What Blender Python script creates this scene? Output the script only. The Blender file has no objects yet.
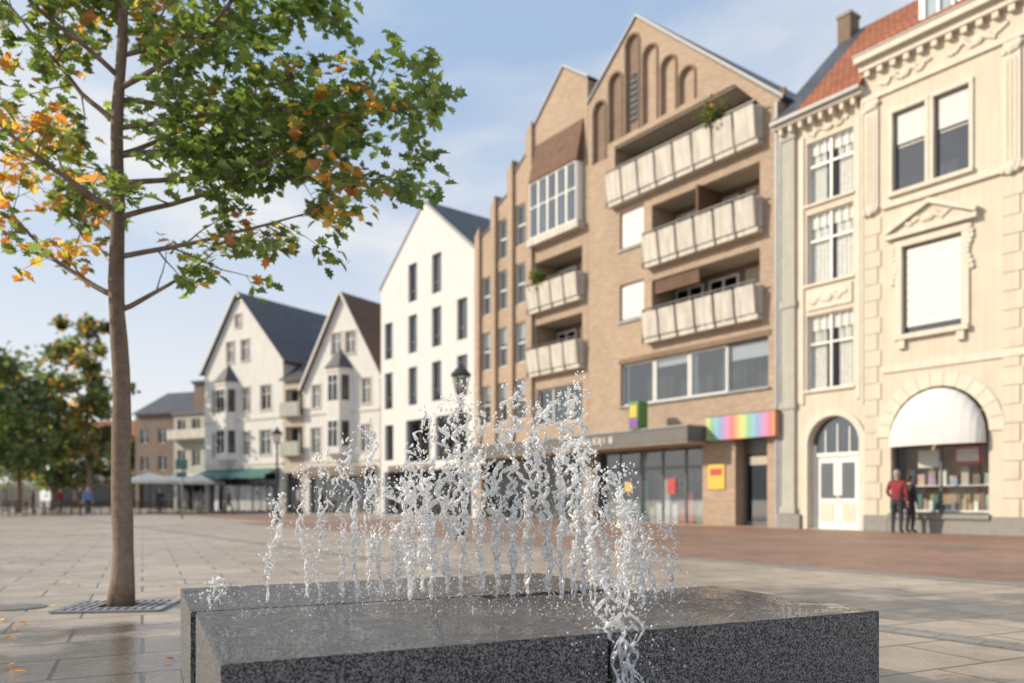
import bpy, bmesh, math, random
from mathutils import Vector, Matrix, noise
R=random.Random(7)
sc=bpy.context.scene
sc.view_settings.view_transform='Standard'
sc.view_settings.look='None'
sc.view_settings.exposure=0
COL=sc.collection
# ------------------------------------------------------------------ materials
def newmat(name):
    m=bpy.data.materials.new(name); m.use_nodes=True
    nt=m.node_tree; nt.nodes.clear()
    out=nt.nodes.new('ShaderNodeOutputMaterial')
    return m,nt,out
def N(nt,t,**k):
    n=nt.nodes.new(t)
    for a,b in k.items():
        if a in n.inputs: n.inputs[a].default_value=b
        else: setattr(n,a,b)
    return n
def L(nt,a,b): nt.links.new(a,b)
def c4(c): return (c[0],c[1],c[2],1)
def rng(nt,src,a,b,c,d):
    m=N(nt,'ShaderNodeMapRange'); m.inputs['From Min'].default_value=a; m.inputs['From Max'].default_value=b
    m.inputs['To Min'].default_value=c; m.inputs['To Max'].default_value=d; L(nt,src,m.inputs['Value']); return m.outputs['Result']
def plain(name,col,rough=.6,var=.15,scale=3.0,bump=.0,metal=0,bscale=60,streak=0.0):
    m,nt,out=newmat(name)
    p=N(nt,'ShaderNodeBsdfPrincipled',Roughness=rough,Metallic=metal)
    tc=N(nt,'ShaderNodeTexCoord')
    n1=N(nt,'ShaderNodeTexNoise',Scale=scale,Detail=5.0,Roughness=.65)
    L(nt,tc.outputs['Object'],n1.inputs['Vector'])
    val=rng(nt,n1.outputs['Fac'],.3,.7,1-var,1+var*.6)
    if streak>0:
        mp=N(nt,'ShaderNodeMapping'); mp.inputs['Scale'].default_value=(4,4,.25)
        n2=N(nt,'ShaderNodeTexNoise',Scale=1.5,Detail=3.0)
        L(nt,tc.outputs['Object'],mp.inputs['Vector']); L(nt,mp.outputs['Vector'],n2.inputs['Vector'])
        mu=N(nt,'ShaderNodeMath',operation='MULTIPLY'); L(nt,val,mu.inputs[0]); L(nt,rng(nt,n2.outputs['Fac'],.35,.65,1-streak,1),mu.inputs[1]); val=mu.outputs[0]
    vm=N(nt,'ShaderNodeVectorMath',operation='SCALE'); vm.inputs[0].default_value=col
    L(nt,val,vm.inputs['Scale']); L(nt,vm.outputs[0],p.inputs['Base Color'])
    if bump>0:
        nb=N(nt,'ShaderNodeTexNoise',Scale=bscale,Detail=3.0); L(nt,tc.outputs['Object'],nb.inputs['Vector'])
        bp=N(nt,'ShaderNodeBump',Strength=bump,Distance=.01); L(nt,nb.outputs['Fac'],bp.inputs['Height']); L(nt,bp.outputs[0],p.inputs['Normal'])
    L(nt,p.outputs[0],out.inputs['Surface'])
    return m
def brickmat(name,c1,c2,mort,bw=.25,rh=.08,ms=.01,rough=.85,plane='xz',rot=0,bump=.4,big=.25,offset=.5,wet=None,bias=0.0,stain=0):
    m,nt,out=newmat(name)
    p=N(nt,'ShaderNodeBsdfPrincipled',Roughness=rough)
    tc=N(nt,'ShaderNodeTexCoord')
    if plane=='xz':
        sp=N(nt,'ShaderNodeSeparateXYZ'); L(nt,tc.outputs['Object'],sp.inputs[0])
        ad=N(nt,'ShaderNodeMath',operation='ADD'); L(nt,sp.outputs[0],ad.inputs[0]); L(nt,sp.outputs[1],ad.inputs[1])
        cb=N(nt,'ShaderNodeCombineXYZ'); L(nt,ad.outputs[0],cb.inputs[0]); L(nt,sp.outputs[2],cb.inputs[1]); vec=cb.outputs[0]
    else:
        mp=N(nt,'ShaderNodeMapping'); mp.inputs['Rotation'].default_value=(0,0,rot); L(nt,tc.outputs['Object'],mp.inputs['Vector']); vec=mp.outputs[0]
    b=N(nt,'ShaderNodeTexBrick',Scale=1.0); b.offset=offset
    b.inputs['Color1'].default_value=c4(c1); b.inputs['Color2'].default_value=c4(c2); b.inputs['Mortar'].default_value=c4(mort)
    b.inputs['Mortar Size'].default_value=ms; b.inputs['Mortar Smooth'].default_value=.2; b.inputs['Bias'].default_value=bias
    b.inputs['Brick Width'].default_value=bw; b.inputs['Row Height'].default_value=rh
    L(nt,vec,b.inputs['Vector'])
    n1=N(nt,'ShaderNodeTexNoise',Scale=.35,Detail=8.0,Roughness=.7); L(nt,tc.outputs['Object'],n1.inputs['Vector'])
    vm=N(nt,'ShaderNodeVectorMath',operation='SCALE'); L(nt,b.outputs['Color'],vm.inputs[0]); L(nt,rng(nt,n1.outputs['Fac'],.3,.7,1-big,1+big*.5),vm.inputs['Scale'])
    col=vm.outputs[0]
    n3=N(nt,'ShaderNodeTexNoise',Scale=45.0,Detail=3.0); L(nt,tc.outputs['Object'],n3.inputs['Vector'])
    v2=N(nt,'ShaderNodeVectorMath',operation='SCALE'); L(nt,col,v2.inputs[0]); L(nt,rng(nt,n3.outputs['Fac'],.3,.7,.82,1.12),v2.inputs['Scale']); col=v2.outputs[0]
    if stain:
        n4=N(nt,'ShaderNodeTexNoise',Scale=2.3,Detail=7.0,Roughness=.7); L(nt,tc.outputs['Object'],n4.inputs['Vector'])
        v4=N(nt,'ShaderNodeVectorMath',operation='SCALE'); L(nt,col,v4.inputs[0]); L(nt,rng(nt,n4.outputs['Fac'],.38,.6,1-stain,1.05),v4.inputs['Scale']); col=v4.outputs[0]
    if wet:
        cx,cy,rad=wet
        vd=N(nt,'ShaderNodeVectorMath',operation='DISTANCE'); L(nt,tc.outputs['Object'],vd.inputs[0]); vd.inputs[1].default_value=(cx,cy,0)
        nw=N(nt,'ShaderNodeTexNoise',Scale=1.3,Detail=6.0); L(nt,tc.outputs['Object'],nw.inputs['Vector'])
        ma=N(nt,'ShaderNodeMath',operation='MULTIPLY_ADD'); L(nt,nw.outputs['Fac'],ma.inputs[0]); ma.inputs[1].default_value=6.5; L(nt,vd.outputs['Value'],ma.inputs[2])
        w=rng(nt,ma.outputs[0],rad+2.2,rad+3.4,1,0)
        L(nt,rng(nt,w,0,1,rough,.14),p.inputs['Roughness'])
        v3=N(nt,'ShaderNodeVectorMath',operation='SCALE'); L(nt,col,v3.inputs[0]); L(nt,rng(nt,w,0,1,1,.45),v3.inputs['Scale']); col=v3.outputs[0]
    L(nt,col,p.inputs['Base Color'])
    if bump>0:
        iv=N(nt,'ShaderNodeMath',operation='MULTIPLY_ADD'); L(nt,b.outputs['Fac'],iv.inputs[0]); iv.inputs[1].default_value=-1; L(nt,n3.outputs['Fac'],iv.inputs[2])
        bp=N(nt,'ShaderNodeBump',Strength=bump,Distance=.006); L(nt,iv.outputs[0],bp.inputs['Height']); L(nt,bp.outputs[0],p.inputs['Normal'])
    L(nt,p.outputs[0],out.inputs['Surface'])
    return m
def glassmat(name,tint=(.75,.8,.82),refl=.12,k=.9):
    m,nt,out=newmat(name)
    t=N(nt,'ShaderNodeBsdfTransparent'); t.inputs[0].default_value=c4(tint)
    g=N(nt,'ShaderNodeBsdfGlossy',Roughness=.02); g.inputs[0].default_value=(.9,.95,1,1)
    lw=N(nt,'ShaderNodeLayerWeight',Blend=.5)
    pw=N(nt,'ShaderNodeMath',operation='POWER'); L(nt,lw.outputs['Facing'],pw.inputs[0]); pw.inputs[1].default_value=3.5
    ma=N(nt,'ShaderNodeMath',operation='MULTIPLY_ADD'); L(nt,pw.outputs[0],ma.inputs[0]); ma.inputs[1].default_value=k; ma.inputs[2].default_value=refl; ma.use_clamp=True
    mx=N(nt,'ShaderNodeMixShader'); L(nt,ma.outputs[0],mx.inputs[0]); L(nt,t.outputs[0],mx.inputs[1]); L(nt,g.outputs[0],mx.inputs[2])
    L(nt,mx.outputs[0],out.inputs['Surface']); return m
def stripes(name,cols,width,axis=0,rough=.5):
    m,nt,out=newmat(name)
    p=N(nt,'ShaderNodeBsdfPrincipled',Roughness=rough); tc=N(nt,'ShaderNodeTexCoord'); sp=N(nt,'ShaderNodeSeparateXYZ')
    L(nt,tc.outputs['Object'],sp.inputs[0])
    d=N(nt,'ShaderNodeMath',operation='DIVIDE'); L(nt,sp.outputs[axis],d.inputs[0]); d.inputs[1].default_value=width
    f=N(nt,'ShaderNodeMath',operation='FRACT'); L(nt,d.outputs[0],f.inputs[0])
    r=N(nt,'ShaderNodeValToRGB'); r.color_ramp.interpolation='CONSTANT'
    for i,c in enumerate(cols):
        if i<2: e=r.color_ramp.elements[i]; e.position=i/len(cols)
        else: e=r.color_ramp.elements.new(i/len(cols))
        e.color=c4(c)
    L(nt,f.outputs[0],r.inputs[0]); L(nt,r.outputs[0],p.inputs['Base Color']); L(nt,p.outputs[0],out.inputs['Surface']); return m
def goods(name,scale=4):
    m,nt,out=newmat(name)
    p=N(nt,'ShaderNodeBsdfPrincipled',Roughness=.5); tc=N(nt,'ShaderNodeTexCoord')
    v=N(nt,'ShaderNodeTexVoronoi',Scale=scale); L(nt,tc.outputs['Object'],v.inputs['Vector'])
    h=N(nt,'ShaderNodeHueSaturation',Saturation=.6,Value=.6); L(nt,v.outputs['Color'],h.inputs['Color'])
    L(nt,h.outputs[0],p.inputs['Base Color']); L(nt,p.outputs[0],out.inputs['Surface']); return m

CREAM=plain('cream_plaster',(.61,.545,.44),.8,.07,2.0,.15,streak=.10)
CREAM2=plain('cream_trim',(.64,.585,.49),.7,.08,4.0,.1,streak=.08)
GREYG=plain('grey_green_stone',(.42,.42,.37),.8,.1,3.0,.2,streak=.12)
BASE=plain('base_stone',(.25,.24,.22),.7,.15,5.0,.3)
WHITEP=plain('white_render',(.62,.62,.61),.8,.05,1.0,.1,streak=.07)
WHITE2=plain('offwhite_render',(.70,.69,.66),.8,.07,1.5,.1,streak=.10)
WFR=plain('white_frame_paint',(.74,.74,.72),.4,.04)
GFR=plain('grey_frame_paint',(.12,.125,.13),.4,.08)
BLIND=plain('white_blind',(.70,.69,.65),.6,.05)
SHADE=plain('grey_white_shade',(.55,.56,.56),.6,.08)
CURT=plain('curtain',(.72,.70,.66),.9,.22,9.0)
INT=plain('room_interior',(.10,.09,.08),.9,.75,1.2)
BRK=brickmat('tan_brick',(.46,.335,.23),(.35,.25,.17),(.40,.33,.27),.25,.08,.012,big=.18)
BRKD=brickmat('brown_brick',(.25,.165,.11),(.19,.125,.085),(.22,.17,.13),.25,.08,.012)
PANEL=plain('concrete_panel',(.60,.56,.50),.75,.1,2.0,.15,streak=.26)
DKMET=plain('dark_metal',(.035,.035,.037),.45,.2)
CANOPY=plain('canopy_fascia',(.13,.125,.12),.4,.15,2.0)
SILV=plain('zinc_flashing',(.30,.31,.32),.5,.15)
BROWNR=brickmat('brown_shingles',(.20,.11,.07),(.15,.085,.055),(.08,.045,.03),.2,.18,.012)
ORR=brickmat('orange_roof_tiles',(.42,.15,.07),(.30,.10,.05),(.12,.04,.02),.22,.25,.02,big=.3)
SLATE=brickmat('slate_roof',(.085,.09,.105),(.06,.065,.078),(.03,.03,.035),.25,.22,.012,rough=.5,big=.3)
GLASS=glassmat('window_glass',(.60,.66,.70),.16)
GLASSC=glassmat('clear_glass',(.9,.92,.92),.04,.7)
GLASSD=glassmat('dark_glass',(.40,.43,.45),.06)
RAINB=stripes('rainbow_sign',[(.62,.16,.14),(.66,.3,.14),(.66,.5,.18),(.42,.52,.2),(.2,.42,.3),(.2,.42,.5),(.22,.3,.52),(.38,.24,.46),(.6,.2,.36)],1.6)
GREEN=plain('green_sign',(.10,.26,.07),.5,.1)
YEL=plain('yellow_poster',(.72,.45,.06),.5,.1)
PURP=plain('purple_sign',(.2,.06,.3),.5,.1)
REDM=plain('red_print',(.45,.06,.05),.5,.2)
GOODS=goods('shop_goods',5)
AWN=plain('white_awning',(.62,.62,.61),.7,.05)
TEAL=plain('teal_paint',(.06,.16,.15),.5,.2)
DKB=plain('dark_brown_building',(.20,.15,.12),.8,.2,1.0)
BEIG=plain('beige_render',(.5,.44,.36),.8,.1,1.0,streak=.1)
WARMW=plain('warm_shop_wall',(.42,.32,.21),.8,.3,2.0)

# ------------------------------------------------------------------ building class
class Bld:
    def __init__(s,name,x,y,ang,z=0): s.name=name; s.o=(x,y,z); s.a=ang; s.p={}
    def add(s,part,mat,vs,fs):
        V,F=s.p.setdefault((part,mat.name),([],[])); n=len(V)
        V.extend(vs); F.extend([tuple(i+n for i in f) for f in fs])
    def box(s,part,mat,x0,x1,y0,y1,z0,z1):
        s.add(part,mat,[(x0,y0,z0),(x1,y0,z0),(x1,y1,z0),(x0,y1,z0),(x0,y0,z1),(x1,y0,z1),(x1,y1,z1),(x0,y1,z1)],
          [(3,2,1,0),(4,5,6,7),(0,1,5,4),(1,2,6,5),(2,3,7,6),(3,0,4,7)])
    def prism(s,part,mat,poly,y0,y1):
        n=len(poly); vs=[(x,y0,z) for x,z in poly]+[(x,y1,z) for x,z in poly]
        fs=[tuple(range(n)),tuple(range(2*n-1,n-1,-1))]+[(i,i+n,(i+1)%n+n,(i+1)%n) for i in range(n)]
        s.add(part,mat,vs,fs)
    def facade(s,part,mat,outline,holes,y=0,rmat=None):
        bm=bmesh.new()
        def loop(p):
            v=[bm.verts.new((a,y,b)) for a,b in p]
            for i in range(len(v)): bm.edges.new((v[i],v[(i+1)%len(v)]))
        loop(outline)
        for h,d in holes: loop(h)
        bmesh.ops.triangle_fill(bm,use_beauty=True,use_dissolve=False,edges=bm.edges[:],normal=(0,-1,0))
        bm.verts.index_update()
        s.add(part,mat,[tuple(v.co) for v in bm.verts],[tuple(v.index for v in f.verts) for f in bm.faces]); bm.free()
        for h,d in holes:
            n=len(h); s.add(part+'_reveals',rmat or mat,[(a,y,b) for a,b in h]+[(a,y+d,b) for a,b in h],[(i,(i+1)%n,(i+1)%n+n,i+n) for i in range(n)])
    def body(s,part,mat,outline,depth,y=0):
        n=len(outline); vs=[(a,y,b) for a,b in outline]+[(a,y+depth,b) for a,b in outline]
        fs=[tuple(range(n,2*n))]+[(i,(i+1)%n,(i+1)%n+n,i+n) for i in range(n) if not(outline[i][1]<.01 and outline[(i+1)%n][1]<.01)]
        s.add(part,mat,vs,fs)
    def slab(s,part,mat,xa,za,xb,zb,y0,y1,th=.16):
        dx,dz=xb-xa,zb-za; l=math.hypot(dx,dz); nx,nz=-dz/l*th,dx/l*th
        if nz<0: nx,nz=-nx,-nz
        s.prism(part,mat,[(xa,za+.02),(xb,zb+.02),(xb+nx,zb+nz+.02),(xa+nx,za+nz+.02)],y0,y1)
    def done(s):
        e=bpy.data.objects.new(s.name,None); COL.objects.link(e); e.location=s.o; e.rotation_euler=(0,0,math.radians(s.a)); e.empty_display_size=.1
        for (part,mn),(V,F) in s.p.items():
            me=bpy.data.meshes.new(part); me.from_pydata(V,[],F); me.materials.append(bpy.data.materials[mn]); me.update()
            o=bpy.data.objects.new(part,me); COL.objects.link(o); o.parent=e
        return e
def rect(a,b,c,d): return [(a,c),(b,c),(b,d),(a,d)]
def arch(cx,r,z0,zs,n=18,rz=None):
    rz=rz or r
    return [(cx-r,z0),(cx+r,z0)]+[(cx+r*math.cos(math.pi*i/n),zs+rz*math.sin(math.pi*i/n)) for i in range(n+1)]
def win(b,x0,x1,z0,z1,nx=2,tr=(),y=.12,fw=.06,fm=None,blind=0,curt=0,glass=None,inter=True,depth=.8,bm_=None):
    fm=fm or WFR; glass=glass or GLASS; m=.05
    b.box('window_frames',fm,x0,x0+fw,y,y+.06,z0,z1); b.box('window_frames',fm,x1-fw,x1,y,y+.06,z0,z1)
    b.box('window_frames',fm,x0+fw,x1-fw,y,y+.06,z0,z0+fw); b.box('window_frames',fm,x0+fw,x1-fw,y,y+.06,z1-fw,z1)
    for i in range(1,nx):
        x=x0+(x1-x0)*i/nx; b.box('window_frames',fm,x-fw*.6,x+fw*.6,y-.006,y+.055,z0+fw,z1-fw)
    for t in tr:
        z=z0+(z1-z0)*t; b.box('window_frames',fm,x0+fw,x1-fw,y+.004,y+.062,z-fw*.5,z+fw*.5)
    b.add('window_panes',glass,[(x0+fw,y+.035,z0+fw),(x1-fw,y+.035,z0+fw),(x1-fw,y+.035,z1-fw),(x0+fw,y+.035,z1-fw)],[(0,1,2,3)])
    if blind>0: b.box('blinds',bm_ or BLIND,x0+.02,x1-.02,y+.075,y+.09,z1-(z1-z0)*blind,z1-.01)
    if curt>0:
        for a,c in ((x0+.03,x0+(x1-x0)*curt),(x1-(x1-x0)*curt,x1-.03)):
            k=9; vs=[];fs=[]
            for i in range(k+1):
                x=a+(c-a)*i/k; yy=y+.12+.035*(i%2)
                vs+= [(x,yy,z0+.02),(x,yy,z1-.02)]
            fs=[(2*i,2*i+2,2*i+3,2*i+1) for i in range(k)]
            b.add('curtains',CURT,vs,fs)
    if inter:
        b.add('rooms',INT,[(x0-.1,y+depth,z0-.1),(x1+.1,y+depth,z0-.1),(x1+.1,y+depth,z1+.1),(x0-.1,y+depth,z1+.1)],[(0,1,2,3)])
def sill(b,x0,x1,z,mat,y=0,p=.08,h=.08): b.box('sills',mat,x0-.08,x1+.08,y-p,y+.1,z-h,z)
def surround(b,x0,x1,z0,z1,mat,y=0,w=.14,p=.05,bottom=True):
    b.box('surrounds',mat,x0-w,x0-.003,y-p,y+.003,z0,z1); b.box('surrounds',mat,x1+.003,x1+w,y-p,y+.003,z0,z1)
    b.box('surrounds',mat,x0-w,x1+w,y-p-.01,y+.003,z1+.002,z1+w)
def archring(b,part,mat,cx,r0,r1,zs,y0,y1,n=18,keys=False):
    for i in range(n):
        a0=math.pi*i/n;a1=math.pi*(i+1)/n; g=.005 if keys else 0
        q=[(cx+r0*math.cos(a0+g),zs+r0*math.sin(a0+g)),(cx+r1*math.cos(a0+g),zs+r1*math.sin(a0+g)),(cx+r1*math.cos(a1-g),zs+r1*math.sin(a1-g)),(cx+r0*math.cos(a1-g),zs+r0*math.sin(a1-g))]
        b.prism(part,mat,q,y0,y1)
def blob(b,part,mat,x,y,z,rx,ry,rz,n=6):
    vs=[];fs=[]
    for j in range(n+1):
        p=-math.pi/2+math.pi*j/n
        for i in range(8):
            t=2*math.pi*i/8; vs.append((x+rx*math.cos(p)*math.cos(t),y+ry*math.cos(p)*math.sin(t),z+rz*math.sin(p)))
    for j in range(n):
        for i in range(8): fs.append((j*8+i,j*8+(i+1)%8,(j+1)*8+(i+1)%8,(j+1)*8+i))
    b.add(part,mat,vs,fs)
def ornament(b,cx,cz,w,h,y,mat,seed=1,n=26):
    r=random.Random(seed)
    for i in range(n):
        t=(i/n)*2-1
        x=cx+t*w/2; z=cz+math.sin(t*9)*h*.22+r.uniform(-.1,.1)*h
        blob(b,'relief_ornament',mat,x,y,z,r.uniform(.05,.11),.035,r.uniform(.05,.13)*h/.5)
    blob(b,'relief_ornament',mat,cx,y,cz,.16,.06,h*.42)

v_=Vector((.81,.587)); r_=Vector((.587,-.81)); D=23.1
def onrow(t,off=0): p=v_*(D+off)+r_*t; return p.x,p.y
ANG=math.degrees(math.atan2(-.81,.587))

# ------------------------------------------------------------------ cream corner building
x,y=onrow(-16.36); A=Bld('cream_art_nouveau_building',x,y,ANG)
H1=13.4; XR=3.1
holes=[(rect(1.03,2.65,4.54,6.98),.18),(rect(1.03,2.65,8.0,10.3),.18),(rect(1.03,2.65,10.62,12.65),.18),(arch(1.98,.88,.02,2.75),.3)]
A.facade('wall_bay',CREAM,[(0,0),(XR,0),(XR,H1),(0,H1)],holes,0)
A.box('pilaster',GREYG,.12,.62,-.10,.003,0,13.0)
for z in (0.5,4.0,7.4,13.0): A.box('pilaster',GREYG,.08,.66,-.14,.0,z-.003,z+.22)
A.box('pilaster',CREAM2,.78,.93,-.05,.003,4.1,12.9); A.box('pilaster',CREAM2,2.75,2.9,-.05,.003,4.1,12.9)
for z0,z1,c in ((4.54,6.98,.36),(8.0,10.3,.42),(10.62,12.65,.36)):
    win(A,1.03,2.65,z0,z1,2,(.62,),y=.10,curt=c,blind=.2,glass=GLASSC); sill(A,1.03,2.65,z0,CREAM2)
    for k in range(1,6): A.box('glazing_bars',WFR,1.09+k*.26-.01,1.09+k*.26+.01,.1,.13,z0+(z1-z0)*.64,z1-.06)
A.box('spandrel',CREAM2,1.05,2.63,-.05,.003,7.15,7.8); ornament(A,1.84,7.48,1.3,.4,-.06,CREAM2,3)
ornament(A,1.84,12.95,1.3,.3,-.03,CREAM2,5)
archring(A,'door_surround',CREAM2,1.98,.9,1.1,2.75,-.07,.003)
A.box('door_surround',CREAM2,.88,1.08,-.07,.003,0,2.75); A.box('door_surround',CREAM2,2.88,3.08,-.07,.003,0,2.75)
A.box('door_frame',WFR,1.11,1.24,.2,.3,0.02,2.75); A.box('door_frame',WFR,2.72,2.86,.2,.3,.02,2.75); A.box('door_frame',WFR,1.24,2.72,.19,.3,2.35,2.48)
for a,c in ((1.25,1.97),(1.99,2.71)):
    A.box('door_leaf',WFR,a,c,.24,.29,.02,2.34)
    A.box('door_leaf',CREAM2,a+.12,c-.12,.225,.242,.25,.85)
    A.box('door_glass',GLASSD,a+.14,c-.14,.232,.241,1.0,2.15); A.box('door_handle',DKMET,c-.1 if a<1.5 else a+.06,c-.06 if a<1.5 else a+.1,.18,.238,1.02,1.1)
A.prism('fanlight',INT,arch(1.98,.87,2.48,2.75),.27,.3); A.prism('fanlight_glass',GLASS,arch(1.98,.85,2.5,2.75),.25,.262)
for k in (-1,0,1): A.box('fanlight_bars',WFR,1.98+k*.42-.02,1.98+k*.42+.02,.22,.249,2.48,3.4-abs(k)*.12)
A.box('base_course',BASE,0,.86,-.17,.003,0,.48)
A.box('eaves',CREAM2,-.05,XR,-.35,0,H1,H1+.22); A.box('gutter',SILV,-.08,XR,-.48,-.35,H1+.12,H1+.24)
for i in range(8): A.box('eave_brackets',CREAM2,.15+i*.37,.27+i*.37,-.3,-.003,H1-.22,H1)
def roofpl(b,part,mat,x0,x1,ye,ze,yr,zr,t=.12):
    b.add(part,mat,[(x0,ye,ze),(x1,ye,ze),(x1,yr,zr),(x0,yr,zr),(x0,ye,ze-t),(x1,ye,ze-t),(x1,yr,zr-t),(x0,yr,zr-t)],[(0,1,2,3),(7,6,5,4),(0,4,5,1),(3,2,6,7),(0,3,7,4),(1,5,6,2)])
roofpl(A,'roof_dark_strip',SLATE,0,.9,-.4,H1+.3,4,18.1); roofpl(A,'roof_tiles',ORR,.9,XR,-.4,H1+.3,4,18.1)  # left strip of this roof is coloured darker than the orange tiles beside it
roofpl(A,'roof_tiles',ORR,XR,12,.0,14.75,4,18.1); roofpl(A,'roof_back',ORR,0,12,9,12.5,4.003,18.1)
A.box('chimney',BRKD,-.1,.4,3.6,4.2,17.2,18.6); A.box('chimney',BASE,-.14,.44,3.56,4.24,18.6,18.72)
A.box('dormer',WFR,4.3,5.5,.8,3,14.9,17.1); A.box('dormer_roof',SLATE,4.15,5.65,.6,3.2,17.1,17.25)
win(A,4.45,5.35,15.3,16.9,2,(),y=.72,inter=False)
A.box('side_wall',CREAM,.0,.2,.3,9,0.01,13.4); A.box('back_wall',CREAM,0,12,8.9,9,.01,12.5)
A.box('ceiling',INT,.05,11.9,.4,8.8,13.2,13.3)
Y=-.15; HT=14.2
holes=[(rect(4.0,4.96,10.1,12.45),.2),(rect(5.2,6.16,10.1,12.45),.2),(rect(4.29,5.97,5.83,8.4),.2),(arch(5.3,1.36,.55,2.82),.35),
 (rect(8.2,9.16,10.1,12.45),.2),(rect(9.4,10.36,10.1,12.45),.2),(rect(8.5,10.17,5.83,8.4),.2),(arch(9.5,1.36,.55,2.82),.35)]
A.facade('wall_main',CREAM,[(XR,0),(12,0),(12,HT),(XR,HT)],holes,Y)
A.box('wall_main',CREAM,XR-.003,XR+.1,Y+.003,.1,0,HT); A.box('wall_end',CREAM,11.95,12.0,Y+.01,9,0,14)
for dx in (0,4.2):
    for a in (4.0,5.2):
        win(A,a+dx,a+dx+.96,10.1,12.45,1,(.56,),y=Y+.12,fm=GFR,fw=.07,glass=GLASS)
        A.box('outer_shades',SHADE,a+dx+.07,a+dx+.89,Y+.10,Y+.13,11.5,12.39)
        surround(A,a+dx,a+dx+.96,10.1,12.45,CREAM2,Y,.11)
    sill(A,3.95+dx,6.2+dx,10.08,CREAM2,Y,.12,.12)
    win(A,4.29+dx,5.97+dx,5.83,8.4,1,(),y=Y+.12,fm=GFR,blind=.93)
    A.box('blinds',SHADE,4.36+dx,5.9+dx,Y+.1,Y+.115,6.02,8.34)
    for k in range(9): A.box('blind_slats',BLIND,4.36+dx,5.9+dx,Y+.09,Y+.099,6.05+k*.255,6.27+k*.255)
    surround(A,4.29+dx,5.97+dx,5.83,8.4,CREAM2,Y,.2,.06); sill(A,4.15+dx,6.1+dx,5.8,CREAM2,Y,.16,.14)
    A.box('sill_brackets',CREAM2,4.2+dx,4.4+dx,Y-.12,Y-.003,5.4,5.66);A.box('sill_brackets',CREAM2,5.86+dx,6.06+dx,Y-.12,Y-.003,5.4,5.66)
    A.box('pediment',CREAM2,3.85+dx,6.41+dx,Y-.2,Y,8.66,8.8)
    A.prism('pediment',CREAM,[(3.95+dx,8.803),(6.31+dx,8.803),(5.13+dx,9.42)],Y-.1,Y)
    for s in (-1,1):
        q=[(5.13+dx,9.42),(5.13+dx,9.56),(5.13+dx+s*1.32,8.94),(5.13+dx+s*1.24,8.82)]
        A.prism('pediment',CREAM2,q if s<0 else q[::-1],Y-.22,Y)
    ornament(A,5.13+dx,9.05,1.3,.3,Y-.12,CREAM2,11)
    for s in (-1,1): 
        for k in range(9): blob(A,'garland',CREAM2,5.13+dx+s*(1.05+.06*math.sin(k)),Y-.04,8.5-k*.14,.08,.04,.08)
    archring(A,'arch_voussoirs',CREAM2,5.3+dx,1.38,1.78,2.82,Y-.04,Y+.003,13,True)
    A.box('shop_sill',BASE,3.9+dx,6.7+dx,Y-.12,Y+.4,.42,.56)
    A.box('shop_frame',GFR,3.94+dx,4.02+dx,Y+.2,Y+.28,.56,2.8); A.box('shop_frame',GFR,6.58+dx,6.66+dx,Y+.2,Y+.28,.56,2.8)
    A.box('shop_frame',GFR,5.27+dx,5.32+dx,Y+.205,Y+.28,.56,2.7); A.box('shop_frame',GFR,4.02+dx,6.58+dx,Y+.2,Y+.27,2.7,2.78)
    A.add('shop_glass',GLASSC,[(4.0+dx,Y+.24,.56),(6.6+dx,Y+.24,.56),(6.6+dx,Y+.24,2.72),(4.0+dx,Y+.24,2.72)],[(0,1,2,3)])
    A.box('shop_shelf',WFR,4.0+dx,6.6+dx,Y+.32,Y+.9,.6,.66); A.box('shop_shelf',WFR,4.0+dx,6.6+dx,Y+.6,Y+.9,1.35,1.38)
    A.box('shop_back',WARMW,3.9+dx,6.7+dx,Y+.95,Y+1.0,.4,4.3)
    rr=random.Random(5)
    for k in range(16):
        xx=4.1+dx+k*.155; h=rr.uniform(.12,.5); A.box('goods',rr.choice([GOODS,BLIND,CURT,WARMW,DKB,BEIG,TEAL,DKB]),xx,xx+.12,Y+.36,Y+.5,.66,.66+h)
        if k%2==0: A.box('goods',rr.choice([GOODS,BLIND,BEIG,DKB]),xx,xx+.2,Y+.65,Y+.8,1.38,1.38+rr.uniform(.2,.55))
    A.box('posters',REDM,5.5+dx,6.3+dx,Y+.5,Y+.51,1.95,2.5); A.box('posters',BLIND,4.5+dx,5.1+dx,Y+.5,Y+.51,1.9,2.4); A.box('posters',CURT,5.6+dx,6.2+dx,Y+.48,Y+.49,2.05,2.4)
    n=14; m=6; vs=[];fs=[]
    for j in range(m+1):
        ph=math.pi/2*j/m
        for i in range(n+1):
            th=math.pi*i/n
            vs.append((5.3+dx+1.3*math.cos(th),Y-.02-.5*math.sin(ph)*math.sin(th)**.5,2.72+1.42*math.sin(th)*math.cos(ph)))
    for j in range(m):
        for i in range(n): fs.append((j*(n+1)+i,j*(n+1)+i+1,(j+1)*(n+1)+i+1,(j+1)*(n+1)+i))
    A.add('dome_awning',AWN,vs,fs)
    for i in range(n):
        a0,a1=math.pi*i/n,math.pi*(i+1)/n
        A.add('awning_valance',AWN,[(5.3+dx+1.3*math.cos(a0),Y-.022-.5*math.sin(a0)**.5,2.72),(5.3+dx+1.3*math.cos(a1),Y-.022-.5*math.sin(a1)**.5,2.72),(5.3+dx+1.3*math.cos(a1),Y-.022-.5*math.sin(a1)**.5,2.5),(5.3+dx+1.3*math.cos(a0),Y-.022-.5*math.sin(a0)**.5,2.5)],[(0,1,2,3)])
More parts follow.
